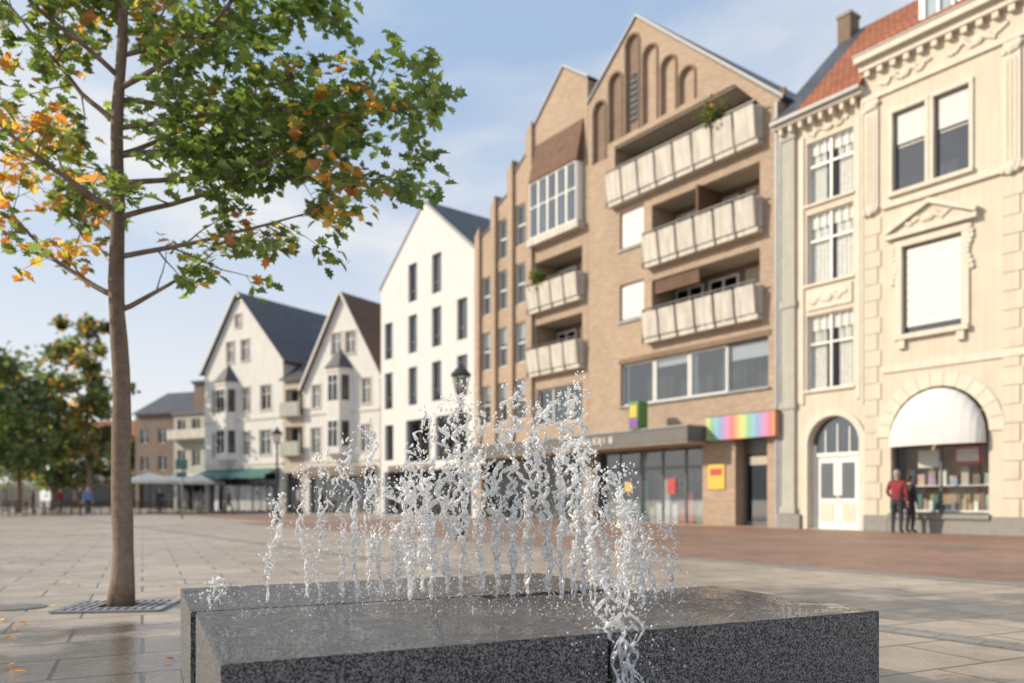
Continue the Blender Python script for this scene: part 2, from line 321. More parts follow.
for xx in (3.12,7.0):
    for k in range(18):
        A.box('quoins',CREAM,xx,xx+(.52 if k%2 else .42),Y-.03,Y+.003,.5+k*.5,.98+k*.5)
    A.box('pilaster_upper',CREAM2,xx+.03,xx+.45,Y-.06,Y+.003,9.6,13.1)
    for k in range(3): A.box('pilaster_upper',CREAM,xx+.1+k*.11,xx+.15+k*.11,Y-.075,Y-.057,9.9,12.6)
    ornament(A,xx+.24,12.9,.4,.35,Y-.08,CREAM2,int(xx))
    ornament(A,xx+.24,9.75,.5,.35,Y-.1,CREAM2,int(xx)+4,12)
A.box('string_course',CREAM2,XR+.6,12,Y-.05,Y+.003,4.75,4.95); A.box('string_course',CREAM2,XR+.6,12,Y-.1,Y+.003,9.66,9.84)
A.box('string_course',CREAM2,XR,12.02,Y-.08,Y+.003,13.1,13.25)
A.box('cornice',CREAM2,XR-.05,12.05,Y-.22,Y,14.0,14.22); A.box('cornice',CREAM2,XR-.12,12.1,Y-.40,Y+.1,14.225,14.42); A.box('cornice',SILV,XR-.15,12.1,Y-.43,Y+.1,14.422,14.47)
for i in range(22): A.box('dentils',CREAM2,XR+.1+i*.4,XR+.26+i*.4,Y-.18,Y-.003,13.82,13.995)
for i in range(4): ornament(A,4.4+i*2.0,13.52,1.5,.35,Y-.03,CREAM2,20+i)
for a,c in ((XR,3.86),(6.74,8.06),(10.94,12)): A.box('base_course',BASE,a,c,Y-.06,Y+.003,0,.5)
A.box('base_course',BASE,3.86,6.74,Y-.05,Y+.003,0,.42);A.box('base_course',BASE,8.06,10.94,Y-.05,Y+.003,0,.42)
A.box('downpipe',SILV,.0,.08,-.1,-.01,0.1,13.4); A.box('downpipe',CREAM2,XR-.12,XR-.04,-.14,-.05,3.9,14.0)
A.done()

# ------------------------------------------------------------------ brick gabled building
x,y=onrow(-26.17); Bk=Bld('brick_gabled_building',x,y,ANG)
def slope(x): return 18.3+(20.7-18.3)*x/3.0 if x<3 else 20.7-(x-3)*6.1/6.8
outl=[(0,0),(9.8,0),(9.8,14.6),(3.0,20.7),(0,18.3)]
holes=[(rect(2.05,9.35,4.85,6.62),.2),(rect(2.0,3.4,8.4,9.95),.18),(rect(2.0,3.4,11.4,13.0),.18),
 (rect(3.85,9.0,7.35,9.75),1.3),(rect(3.85,9.0,10.35,12.75),1.3),([(1.7,13.4),(9.0,13.4),(9.0,14.75),(7.9,15.9),(1.7,15.9)],1.3),
 (rect(.3,6.45,.02,3.0),.5),(rect(7.95,9.3,.02,3.2),.6)]
arcs=[(.75,15.6),(1.75,16.15),(2.75,16.15),(3.75,16.15),(4.75,16.15),(5.7,16.15),(6.6,16.15)]
def aok(cx,z0):
    zt=slope(cx+(.35 if cx>2 else -.3))-.85
    return zt if zt>z0+.35 else None
for cx,z0 in arcs:
    if aok(cx,z0): holes.append((arch(cx,.36,z0,aok(cx,z0),10),.16))
Bk.facade('front_wall',BRK,outl,holes,0)
for cx,z0 in arcs:
    zt=aok(cx,z0)
    if zt:
        Bk.prism('arch_recess',BRKD if cx<3 else BRK,arch(cx,.37,z0,zt,10),.13,.16)
        archring(Bk,'arch_trim',BRKD,cx,.365,.44,zt,-.05,.003,10)
        Bk.box('arch_trim',BRKD,cx-.44,cx-.365,-.05,.003,z0,zt); Bk.box('arch_trim',BRKD,cx+.365,cx+.44,-.05,.003,z0,zt)
Bk.prism('lattice_window',GLASSD,arch(2.75,.2,16.6,18.4,8),.1,.128)
for k in range(7): Bk.box('lattice',DKMET,2.56,2.94,.07,.1,16.7+k*.26,16.74+k*.26)
Bk.body('rear_walls',BRK,outl,11)
Bk.slab('roof',SLATE,3.0,20.7,9.9,14.52,-.03,11,.12); Bk.slab('roof',SLATE,0,18.3,3.0,20.7,-.03,11,.12)
Bk.slab('verge_flashing',SILV,2.97,20.78,9.95,14.58,-.08,-.033,.06); Bk.slab('verge_flashing',SILV,0,18.38,3.02,20.78,-.082,-.035,.06)
for i in range(4):
    a=2.05+i*1.825; win(Bk,a+.02,a+1.80,4.87,6.6,1,(),y=.14,fm=WFR if i<3 else GFR,fw=.07,glass=GLASS,curt=[.12,.0,.15,0][i],blind=[.0,.2,0,.35][i])
sill(Bk,2.05,9.35,4.85,SILV,0,.1,.06)
Bk.box('lintel',BRKD,1.95,9.45,-.03,.003,6.63,6.82)
for z0,z1 in ((8.4,9.95),(11.4,13.0)):
    win(Bk,2.0,3.4,z0,z1,1,(),y=.12,fw=.08,glass=GLASS); Bk.box('shutter',SHADE,2.09,3.31,.1,.115,z0+.1,z1-.09); sill(Bk,2.0,3.4,z0,SILV)
    for k in range(7): Bk.box('shutter_slats',BLIND,2.09,3.31,.088,.099,z0+.11+k*.19,z0+.28+k*.19)
def loggia(b,x0,x1,z0,z1,dep=1.3,wm=None,brown=True):
    wm=wm or BRKD
    b.box('loggia_back',wm,x0-.1,x1+.1,dep,dep+.1,z0-.1,z1+.1)
    n=max(2,int((x1-x0)/1.7)); w=(x1-x0)/n
    for i in range(n):
        a=x0+i*w+.15; c=a+w-.3
        if i%3!=2:
            b.box('loggia_doors',WFR,a,a+.08,dep-.08,dep-.002,z0,z1-.25); b.box('loggia_doors',WFR,c-.08,c,dep-.08,dep-.002,z0,z1-.25); b.box('loggia_doors',WFR,a+.08,c-.08,dep-.08,dep-.002,z1-.33,z1-.25)
            b.box('loggia_doors',WFR,(a+c)/2-.04,(a+c)/2+.04,dep-.09,dep-.002,z0,z1-.33)
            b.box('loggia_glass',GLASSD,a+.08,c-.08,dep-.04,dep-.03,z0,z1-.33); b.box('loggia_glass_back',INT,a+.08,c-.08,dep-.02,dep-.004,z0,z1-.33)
        else: b.box('loggia_panel',BEIG,a,c,dep-.05,dep-.002,z0,z1-.2)
    b.box('ceiling_panel',BEIG,x0+.01,x1-.01,.05,dep-.1,z1-.03,z1-.005)
loggia(Bk,3.85,9.0,7.35,9.75); loggia(Bk,3.85,9.0,10.35,12.75); loggia(Bk,1.7,7.9,13.4,15.85); Bk.box('loggia_back',BRKD,7.8,9.1,1.3,1.4,13.3,15.7)
def balcony(b,x0,x1,z0,z1,proj,n,slab=True):
    b.box('balcony_slab',PANEL,x0,x1,-proj+.05,-.003,z0,z0+.16)
    w=(x1-x0)/n
    for i in range(n):
        a=x0+i*w+.06; c=a+w-.12; zt=z1-.12
        b.add('balcony_panels',PANEL,[(a,-proj,z0+.2),(c,-proj,z0+.2),(c,-proj-.12,zt),(a,-proj-.12,zt),(a,-proj+.1,z0+.2),(c,-proj+.1,z0+.2),(c,-proj+.12,zt),(a,-proj+.12,zt)],
          [(0,1,2,3),(7,6,5,4),(3,2,6,7),(0,3,7,4),(1,5,6,2),(0,4,5,1)])
        b.box('balcony_posts',DKMET,a-.08,a-.03,-proj+.0,-proj+.08,z0,z1)
    b.box('balcony_rail',DKMET,x0,x1,-proj-.03,-proj+.03,z1,z1+.05)
    for xx in (x0,x1-.1): b.box('balcony_side',PANEL,xx,xx+.1,-proj+.13,-.003,z0+.2,z1-.1)
balcony(Bk,1.6,9.15,13.25,14.7,.4,8)
balcony(Bk,3.7,9.15,10.2,11.55,.4,6); balcony(Bk,3.7,9.15,7.2,8.5,.4,6)
Bk.box('partition',BROWNR,6.3,6.4,-.2,1.2,11.6,12.74); Bk.box('loggia_blind',BROWNR,3.9,6.2,.1,.16,9.2,9.7)
Bk.box('canopy',CANOPY,-9.2,6.85,-1.3,-.003,3.1,3.62); Bk.box('canopy_soffit',BEIG,-9.1,6.8,-1.25,-.01,3.04,3.097); Bk.box('canopy_top',SILV,-9.25,6.9,-1.35,-.003,3.623,3.68)
for k in range(8): Bk.box('canopy_lettering',PANEL,.5+k*.32,.5+k*.32+(.2 if k%3 else .1),-1.32,-1.302,3.22,3.48)
Bk.box('rainbow_sign',RAINB,6.91,9.85,-.35,-.003,3.12,3.95); Bk.box('sign_frame',CANOPY,6.905,9.87,-.34,-.003,3.952,4.0)
Bk.box('cube_sign',GREEN,4.0,4.5,-1.42,-.9,3.7,4.75); Bk.box('cube_sign_panel',YEL,4.08,4.42,-1.44,-1.422,4.15,4.6); Bk.box('cube_sign_panel',PURP,4.02,4.48,-1.44,-1.422,3.75,4.08)
Bk.box('shop_interior',GOODS,.2,6.5,2.2,2.3,0,2.2); Bk.box('shop_interior_wall',WARMW,.1,9.4,2.35,2.4,0,3.2)
for i in range(5):
    a=.35+i*1.22; Bk.box('shop_frame',GFR,a,a+.07,.4,.48,.05,2.95)
    Bk.add('shop_glass',GLASS,[(a+.07,.44,.1),(a+1.22,.44,.1),(a+1.22,.44,2.9),(a+.07,.44,2.9)],[(0,1,2,3)])
Bk.box('shop_frame',GFR,.3,6.45,.39,.47,2.2,2.28); Bk.box('shop_door_sticker',REDM,4.3,4.75,.4,.43,1.2,1.8); Bk.box('shop_door_sticker',YEL,1.9,2.3,.4,.43,1.3,1.7)
Bk.box('shop_interior_floor',BEIG,.2,6.5,.5,2.2,.01,.03)
rr=random.Random(9)
for k in range(14):
    xx=.5+k*.42; Bk.box('shop_shelves',rr.choice([GOODS,REDM,WARMW,BLIND,TEAL,GOODS]),xx,xx+.3,.7,1.0,.03,rr.uniform(.6,1.9))
Bk.box('yellow_poster',YEL,6.75,7.5,-.05,-.003,1.35,2.25); Bk.box('poster_print',REDM,6.85,7.4,-.056,-.051,1.85,2.1)
Bk.box('entrance_door',GFR,7.97,9.28,.5,.55,.02,3.18); Bk.box('entrance_glass',GLASSD,8.1,9.15,.48,.495,.2,2.6); Bk.box('entrance_sign',BEIG,8.2,9.1,.46,.478,2.2,2.5)
Bk.box('downpipe',SILV,9.68,9.78,-.12,-.02,0,14.5)
Bk.done()

# ------------------------------------------------------------------ brick stepped wing
x,y=onrow(-35.05); W=Bld('stepped_brick_building',x,y,ANG)
outl=[(0,0),(8.86,0),(8.86,19.5),(7.2,20.7),(5.0,18.8),(5.0,18.2),(3.4,17.1),(3.4,16.5),(1.9,15.9),(1.9,15.2),(0,14.6)]
holes=[]
wn=[]
for cx,zz in ((.95,(4.9,7.7,10.6)),(2.43,(4.9,7.7,10.6,13.2)),(3.93,(4.9,7.7,10.6,13.5))):
    for z in zz: holes.append((rect(cx-.42,cx+.42,z,z+2.0),.2)); wn.append((cx,z))
holes+= [(rect(5.1,8.5,6.95,9.3),1.3),(rect(5.1,8.5,9.95,12.3),1.3),(rect(5.1,8.5,13.0,16.0),.4),(rect(.4,8.5,.02,3.0),.5),(rect(5.2,8.5,4.5,6.2),.2)]
W.facade('front_wall',BRK,outl,holes,0); W.body('rear_walls',BRK,outl,11)
for cx,z in wn: win(W,cx-.42,cx+.42,z,z+2.0,1,(.5,),y=.1,fm=WFR,fw=.07,blind=.0 if z>8 else .4,curt=.25,glass=GLASS)
for xa,xb,zt in ((0.0,.42,15.3),(1.48,1.9,16.5),(2.96,3.4,17.8),(4.5,4.98,19.1)): 
    W.box('brick_fins',BRK,xa,xb,-.16,-.003,3.8,zt-.45); W.prism('brick_fins',BRK,[(xa,zt-.447),(xb,zt-.447),(xb,zt)],-.16,.5)
W.slab('roof',SLATE,5.0,18.8,7.2,20.7,-.03,11,.12); W.slab('roof',SLATE,7.2,20.7,8.86,19.5,-.03,11,.12)
W.slab('verge_flashing',SILV,5.0,18.88,7.22,20.78,-.08,-.033,.06); W.slab('verge_flashing',SILV,7.2,20.78,8.9,19.58,-.082,-.035,.06)
W.slab('roof',SLATE,3.4,17.1,5,18.2,-.05,11,.1);W.slab('roof',SLATE,1.9,15.9,3.4,16.5,-.05,11,.1);W.slab('roof',SLATE,0,14.6,1.9,15.2,-.05,11,.1)
W.add('brown_shingle_hood',BROWNR,[(5.1,-.02,17.9),(8.6,-.02,17.9),(8.6,-.42,16.1),(5.1,-.42,16.1),(5.1,-.02,16.0),(8.6,-.02,16.0),(8.6,-.42,16.0),(5.1,-.42,16.0)],[(0,3,2,1),(3,7,6,2),(0,4,7,3),(1,2,6,5),(4,5,6,7)])
loggia(W,5.1,8.5,6.95,9.3); loggia(W,5.1,8.5,9.95,12.3)
balcony(W,4.95,8.65,6.8,8.15,.4,4); balcony(W,4.95,8.65,9.8,11.15,.4,4)
for i in range(5): 
    a=5.1+i*.68; win(W,a,a+.66,13.35,15.98,1,(.55,),y=-.36,fm=WFR,fw=.05,inter=False,glass=GLASS,curt=.35 if i%2 else .2)
W.box('conservatory_floor',PANEL,4.95,8.65,-.42,-.003,13.0,13.33)
for xx in (5.06,8.5): W.box('conservatory_side',WFR,xx,xx+.04,-.3,-.003,13.335,15.98)
W.box('conservatory_back',INT,5.1,8.5,.38,.42,13.0,16.0)
win(W,5.2,8.5,4.5,6.2,3,(),y=.14)
W.box('shop_interior',GOODS,.4,8.5,2.0,2.05,.02,2.0); W.box('shop_interior_wall',WARMW,.3,8.6,2.1,2.15,0,3.2)
for i in range(7):
    a=.45+i*1.15; W.box('shop_frame',GFR,a,a+.07,.4,.48,.05,2.95)
W.add('shop_glass',GLASSD,[(.4,.44,.05),(8.5,.44,.05),(8.5,.44,2.95),(.4,.44,2.95)],[(0,1,2,3)])
W.done()

# ------------------------------------------------------------------ white modern gabled house
C=Bld('white_gabled_building',-8.27,49.8,math.degrees(math.atan2(-.776,.631)))
outl=[(0,0),(10.1,0),(10.1,14.2),(5.05,18.2),(0,14.2)]
rows=[(12.75,(3.75,6.3)),(9.7,(.95,3.75,6.3,8.8)),(6.6,(.95,3.75,6.3,8.8))]
holes=[(rect(c-.48,c+.48,z,z+2.25),.25) for z,cs in rows for c in cs]+[(rect(.5,1.5,3.4,5.6),.25),(rect(3.0,5.6,3.2,5.7),.25),(rect(6.2,9.3,3.2,5.7),.25),(rect(.4,9.7,.02,2.7),.4)]
C.facade('front_wall',WHITEP,outl,holes,0); C.body('rear_walls',WHITEP,outl,14)
for z,cs in rows:
    for i,c in enumerate(cs): win(C,c-.48,c+.48,z,z+2.25,1,(.3,),y=.17,fm=GFR,fw=.07,glass=GLASS,curt=.22 if i%2 else 0)
win(C,.5,1.5,3.4,5.6,1,(),y=.2,fm=GFR,glass=GLASS);win(C,3.0,5.6,3.2,5.7,2,(),y=.2,fm=GFR,glass=GLASS);win(C,6.2,9.3,3.2,5.7,2,(),y=.2,fm=GFR,glass=GLASS)
win(C,.4,9.7,.02,2.7,6,(),y=.3,fm=GFR,glass=GLASSD,depth=2); C.box('shop_sign',DKB,1,6,-.1,-.003,2.75,3.05); C.box('shop_sign',AWN,6.5,9.3,-.1,-.003,2.75,3.05)
C.slab('roof',SLATE,5.05,18.2,10.25,14.08,-.02,14,.14); C.slab('roof',SLATE,-.1,14.1,5.05,18.2,-.02,14,.14)
C.slab('verge',SILV,5.05,18.28,10.25,14.2,-.06,-.022,.06); C.slab('verge',SILV,-.1,14.2,5.05,18.28,-.062,-.024,.06)
C.done()

# ------------------------------------------------------------------ old gabled town houses
AH=math.degrees(math.atan2(-.539,.842))
def oldhouse(name,ox,oy,w,xp,zl,zp,zr,dep,roofm,wallm,wins,seed=0,awn=None,bays=()):
    b=Bld(name,ox,oy,AH)
    outl=[(0,0),(w,0),(w,zr),(xp,zp),(0,zl)]
    holes=[(rect(a,c,z0,z1),.18) for a,c,z0,z1 in wins]+[(rect(.4,w-.4,.02,2.9),.4)]
    b.facade('front_wall',wallm,outl,holes,0); b.body('rear_walls',wallm,outl,dep)
    rr=random.Random(seed)
    for a,c,z0,z1 in wins:
        win(b,a,c,z0,z1,2,(.65,),y=.1,curt=.3 if rr.random()<.6 else 0,blind=.25 if rr.random()<.3 else 0,glass=GLASS); surround(b,a,c,z0,z1,CREAM2,0,.1,.04); sill(b,a,c,z0,CREAM2)
    for z in (3.55,6.9): b.box('string_course',CREAM2,0,w,-.07,.003,z,z+.16)
    win(b,.4,w-.4,.02,2.9,5,(.75,),y=.25,fm=GFR,glass=GLASS,depth=2)
    rb=random.Random(seed+4)
    for k in range(int(w/.6)): b.box('shop_display',rb.choice([GOODS,BLIND,REDM,BEIG,TEAL]),.5+k*.6,.9+k*.6,.7,.9,.02,rb.uniform(.6,1.9))
    b.add('awning',awn,[(.3,-.01,3.3),(w-.3,-.01,3.3),(w-.3,-1.4,2.75),(.3,-1.4,2.75),(.3,-1.4,2.5),(w-.3,-1.4,2.5)],[(0,3,2,1),(3,4,5,2)])
    b.slab('roof',roofm,xp,zp,w+.25,zr-.25*(zp-zr)/(w-xp),-.25,dep+.2,.16); b.slab('roof',roofm,-.25,zl-.25*(zp-zl)/xp,xp,zp,-.25,dep+.2,.16)
    b.slab('verge_board',WHITE2,xp,zp+.0,w+.28,zr-.28*(zp-zr)/(w-xp),-.31,-.253,.16); b.slab('verge_board',WHITE2,-.28,zl-.28*(zp-zl)/xp,xp,zp,-.312,-.255,.16)
    for cx,z0,z1 in bays:
        q=[(cx-1.0,0),(cx-.6,-.75),(cx+.6,-.75),(cx+1.0,0)]
        b.add('oriel',wallm,[(p[0],p[1],z0) for p in q]+[(p[0],p[1],z1) for p in q],[(0,1,5,4),(1,2,6,5),(2,3,7,6),(3,2,1,0)])
        b.add('oriel_roof',SLATE,[(cx-1.15,0,z1),(cx-.7,-.9,z1),(cx+.7,-.9,z1),(cx+1.15,0,z1),(cx,-.05,z1+1.4)],[(0,1,4),(1,2,4),(2,3,4),(3,2,1,0)])
        b.add('oriel_base',wallm,[(cx-1.0,0,z0-.003),(cx-.6,-.75,z0-.003),(cx+.6,-.75,z0-.003),(cx+1.0,0,z0-.003),(cx,0,z0-.8)],[(1,0,4),(2,1,4),(3,2,4)])
        zz=z0+.5
        while zz+1.7<z1:
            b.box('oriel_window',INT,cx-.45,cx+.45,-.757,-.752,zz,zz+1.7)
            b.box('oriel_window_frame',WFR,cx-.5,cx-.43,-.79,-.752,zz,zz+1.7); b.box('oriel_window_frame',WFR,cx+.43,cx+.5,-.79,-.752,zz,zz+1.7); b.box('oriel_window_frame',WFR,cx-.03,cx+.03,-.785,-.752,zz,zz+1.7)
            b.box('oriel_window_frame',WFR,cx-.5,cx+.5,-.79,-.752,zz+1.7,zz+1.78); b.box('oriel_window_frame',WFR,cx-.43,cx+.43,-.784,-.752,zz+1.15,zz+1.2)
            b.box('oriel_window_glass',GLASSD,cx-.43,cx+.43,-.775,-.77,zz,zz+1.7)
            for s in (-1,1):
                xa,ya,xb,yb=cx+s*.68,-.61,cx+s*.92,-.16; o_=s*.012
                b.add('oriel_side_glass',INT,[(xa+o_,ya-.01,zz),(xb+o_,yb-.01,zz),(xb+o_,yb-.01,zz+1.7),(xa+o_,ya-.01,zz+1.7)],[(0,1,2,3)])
            zz+=3.1
        b.box('oriel_trim',CREAM2,cx-.62,cx+.62,-.82,-.752,z1-.3,z1-.05)
    return b
w2=[(.6,1.5,4.2,6.0),(5.3,6.2,4.2,6.0),(.7,1.5,7.4,9.0),(5.4,6.2,7.4,9.1),(2.6,3.5,10.9,12.4),(3.9,4.8,10.9,12.4)]
b=oldhouse('gabled_house_red_roof',-14.64,55.8,7.05,3.6,9.1,15.0,9.3,9,BROWNR,WHITE2,w2,1,DKB,((3.5,4.1,9.9),)); b.done()
w1=[(.9,1.9,4.3,6.1),(6.4,7.6,4.3,6.1),(.9,1.9,7.6,9.4),(4.4,5.3,7.6,9.4),(6.5,7.6,7.6,9.4),(4.4,5.3,4.3,6.1),(2.6,3.5,11.4,13.0),(4.3,5.2,11.4,13.0),(3.6,4.3,14.0,15.0)]
b=oldhouse('gabled_house_slate_roof',-24.05,61.8,8.92,4.0,11.0,16.5,11.1,9.2,SLATE,WHITE2,w1,2,TEAL,((2.9,4.0,9.9),)); b.done()
K=Bld('flat_fronted_link_building',-16.54,57.0,AH); w=2.24
K.facade('front_wall',BEIG,[(0,0),(w,0),(w,9.6),(0,9.6)],[(rect(.25,2.0,4.2,6.2),.6),(rect(.25,2.0,7.0,8.9),.6),(rect(.3,1.9,.02,2.9),.3)],0); K.body('rear_walls',BEIG,[(0,0),(w,0),(w,9.6),(0,9.6)],8)
for z0,z1 in ((4.2,6.2),(7.0,8.9)): win(K,.25,2.0,z0,z1,2,(),y=.5,glass=GLASSD); K.box('balcony_front',GREYG,.2,2.05,-.5,-.44,z0-.1,z0+.9); K.box('balcony_floor',PANEL,.2,2.05,-.43,-.003,z0-.15,z0-.03)
win(K,.3,1.9,.02,2.9,1,(),y=.2,fm=GFR,glass=GLASSD); roofpl(K,'roof',SLATE,-.1,w+.1,-.3,9.62,3.5,12.4); K.done()

# ------------------------------------------------------------------ far left buildings
def simple(name,x,y,ang,w,d,h,wm,rm,rows,cols,roofh=2.5,flat=False,seed=0,ground=True):
    b=Bld(name,x,y,ang); outl=[(0,0),(w,0),(w,h),(0,h)]; ws=[]
    for r in range(rows):
        for c in range(cols):
            cx=w*(c+.5)/cols; z=4.2+r*3.0
            if z+1.7<h: ws.append((cx-.6,cx+.6,z,z+1.6))
    b.facade('front_wall',wm,outl,[(rect(*q),.2) for q in ws]+[(rect(.5,w-.5,.02,2.9),.4)],0); b.body('rear_walls',wm,outl,d)
    rr=random.Random(seed)
    for q in ws: win(b,*q,2,(),y=.12,glass=GLASSD,blind=rr.choice([0,0,.3,.6]))
    win(b,.5,w-.5,.02,2.9,max(3,int(w/2)),(),y=.25,fm=GFR,glass=GLASSD,depth=2)
    b.box('shop_fascia',AWN if seed%2 else DKMET,.4,w-.4,-.6,-.003,3.0,3.5)
    if flat: b.box('roof',SLATE,-.1,w+.1,-.2,d,h,h+.3)
    else:
        roofpl(b,'roof',rm,-.2,w+.2,-.4,h,d/2,h+roofh); roofpl(b,'roof',rm,-.2,w+.2,d+.3,h,d/2+.003,h+roofh)
        for xx in (0,w-.01): b.add('gable_wall',wm,[(xx,0,h),(xx,d,h),(xx,d/2,h+roofh-.15)],[(0,1,2)])
    return b
b=simple('shop_building',-42.0,88,-20,15,10,10.5,DKB,SLATE,3,6,3.0,seed=3); b.box('tower',DKB,9.5,12.5,-1.5,2,0,13.2); b.box('tower_cap',DKMET,9.3,12.7,-1.7,2.2,13.2,13.5); b.done()
b=simple('terraced_shop',-33.2,77.5,-30,8.5,10,9.2,GREYG,ORR,2,4,flat=True,seed=5)
b.box('balcony_front',PANEL,.2,8.3,-1.0,-.9,6.8,7.7); b.box('balcony_floor',PANEL,.2,8.3,-.89,-.003,6.7,6.85); b.box('roof_structure',DKB,2,6,2,6,9.5,11.6); b.done()
b=simple('distant_brick_house',-62,106,-8,17,10,8.5,WHITE2,ORR,2,6,3.5,seed=6); b.done()
b=simple('distant_brick_house',-88,100,5,22,10,9,BEIG,ORR,2,7,3.5,seed=7); b.done()
b=simple('distant_shop_row',-112,92,14,22,10,8,WHITE2,BROWNR,2,7,3.5,seed=8); b.done()

# ------------------------------------------------------------------ ground
GR=brickmat('plaza_slabs',(.47,.40,.325),(.39,.33,.265),(.15,.125,.10),.90,.60,.012,rough=.5,plane='xy',rot=-math.radians(25.1),bump=.5,big=.32,wet=(-1.4,3.4,3.3),stain=.22)
RD=brickmat('red_clinker',(.35,.205,.15),(.28,.165,.12),(.18,.12,.09),.24,.12,.008,rough=.6,plane='xy',rot=math.radians(54),bump=.4,big=.35,stain=.2)
BANDM=brickmat('grey_band',(.33,.30,.27),(.27,.25,.22),(.12,.11,.1),.3,.15,.008,rough=.65,plane='xy',rot=math.radians(54),bump=.4)
def sheet(name,mat,pts,z):
    me=bpy.data.meshes.new(name); me.from_pydata([(p[0],p[1],z) for p in pts],[],[tuple(range(len(pts)))]); me.materials.append(mat)
    o=bpy.data.objects.new(name,me); COL.objects.link(o); return o
sheet('ground',GR,[(-1500,-1500),(1500,-1500),(1500,1500),(-1500,1500)],0)
def rowquad(t0,t1,d0,d1):
    f=lambda t,d:tuple(v_*d+r_*t); return [f(t0,d0),f(t1,d0),f(t1,d1),f(t0,d1)]
sheet('clinker_pavement',RD,rowquad(-34,20,10.0,23.08),.004)
sheet('drain_channel_band',BANDM,rowquad(-34,20,9.6,9.98),.004)
sheet('clinker_walk',RD,rowquad(-60,-36,12,17),.004)
sheet('paving_band',BANDM,rowquad(-60,20,16.8,17.2),.008)
sheet('paving_band',BANDM,rowquad(-60,10,5.5,5.8),.004)

# ------------------------------------------------------------------ generic mesh helpers
def mkobj(name,V,F,mats,smooth=False,parent=None,mi=None):
    me=bpy.data.meshes.new(name); me.from_pydata(V,[],F)
    for m in mats: me.materials.append(m)
    if smooth: me.polygons.foreach_set('use_smooth',[True]*len(me.polygons))
    if mi: me.polygons.foreach_set('material_index',mi)
    me.update(); o=bpy.data.objects.new(name,me); COL.objects.link(o)
    if parent: o.parent=parent
    return o
def tube(V,F,pts,rads,n=8,cap=True):
    base=len(V); m=len(pts)
    prev=None
    for i,p in enumerate(pts):
        a=pts[max(0,i-1)]; b_=pts[min(m-1,i+1)]; d=(b_-a)
        d=d.normalized() if d.length>1e-9 else Vector((0,0,1))
        if prev is None:
            s=d.orthogonal().normalized()
        else:
            s=(prev-d*prev.dot(d)); s=s.normalized() if s.length>1e-6 else d.orthogonal().normalized()
        prev=s; t=d.cross(s)
        for k in range(n):
            an=2*math.pi*k/n; q=p+(s*math.cos(an)+t*math.sin(an))*rads[i]; V.append((q.x,q.y,q.z))
    for i in range(m-1):
        for k in range(n):
            F.append((base+i*n+k,base+i*n+(k+1)%n,base+(i+1)*n+(k+1)%n,base+(i+1)*n+k))
    if cap:
        F.append(tuple(base+k for k in range(n-1,-1,-1))); F.append(tuple(base+(m-1)*n+k for k in range(n)))
def empty(name,loc=(0,0,0),rz=0):
    e=bpy.data.objects.new(name,None); COL.objects.link(e); e.location=loc; e.rotation_euler=(0,0,rz); e.empty_display_size=.1; return e

# ------------------------------------------------------------------ fountain
def granite(name,lo,hi,rough,wet):
    m,nt,out=newmat(name); p=N(nt,'ShaderNodeBsdfPrincipled',Roughness=rough)
    tc=N(nt,'ShaderNodeTexCoord'); v=N(nt,'ShaderNodeTexVoronoi',Scale=210.0); L(nt,tc.outputs['Object'],v.inputs['Vector'])
    sp=N(nt,'ShaderNodeSeparateColor'); L(nt,v.outputs['Color'],sp.inputs[0])
    n=N(nt,'ShaderNodeTexNoise',Scale=380.0,Detail=2.0); L(nt,tc.outputs['Object'],n.inputs['Vector'])
    ad=N(nt,'ShaderNodeMath',operation='MULTIPLY_ADD'); L(nt,n.outputs['Fac'],ad.inputs[0]); ad.inputs[1].default_value=.7; L(nt,sp.outputs[0],ad.inputs[2])
    r=N(nt,'ShaderNodeValToRGB'); r.color_ramp.elements[0].position=.5; r.color_ramp.elements[0].color=c4((lo,lo,lo*1.05))
    r.color_ramp.elements[1].position=1.0; r.color_ramp.elements[1].color=c4((hi*.55,hi*.54,hi*.54)); e=r.color_ramp.elements.new(.85); e.color=c4((lo*2.2,lo*2.2,lo*2.3))
    L(nt,ad.outputs[0],r.inputs[0]) 
    L(nt,r.outputs[0],p.inputs['Base Color'])
    if wet:
        nb=N(nt,'ShaderNodeTexVoronoi',Scale=90.0); nb.feature='SMOOTH_F1'; L(nt,tc.outputs['Object'],nb.inputs['Vector'])
        n2=N(nt,'ShaderNodeTexNoise',Scale=5.0,Detail=6.0); L(nt,tc.outputs['Object'],n2.inputs['Vector'])
        L(nt,rng(nt,n2.outputs['Fac'],.45,.56,.03,.32),p.inputs['Roughness'])
        n5=N(nt,'ShaderNodeTexNoise',Scale=16.0,Detail=4.0); L(nt,tc.outputs['Object'],n5.inputs['Vector'])
        aa=N(nt,'ShaderNodeMath',operation='MULTIPLY_ADD'); L(nt,n5.outputs['Fac'],aa.inputs[0]); aa.inputs[1].default_value=1.7; L(nt,nb.outputs['Distance'],aa.inputs[2])
        bp=N(nt,'ShaderNodeBump',Strength=.8,Distance=.006); L(nt,aa.outputs[0],bp.inputs['Height']); L(nt,bp.outputs[0],p.inputs['Normal'])
    else:
        bp=N(nt,'ShaderNodeBump',Strength=.4,Distance=.002); L(nt,n.outputs['Fac'],bp.inputs['Height']); L(nt,bp.outputs[0],p.inputs['Normal'])
    L(nt,p.outputs[0],out.inputs['Surface']); return m
GTOP=granite('wet_granite_top',.012,.24,.2,True); GSIDE=granite('granite_side',.012,.42,.5,False)
FX,FY,FA=-.882,2.39,math.radians(25.1)
fa=Vector((math.cos(FA),math.sin(FA),0)); fb=Vector((-math.sin(FA),math.cos(FA),0)); FO=Vector((FX,FY,0)); HB=.45
fe=empty('granite_block_fountain',(FX,FY,0),FA)
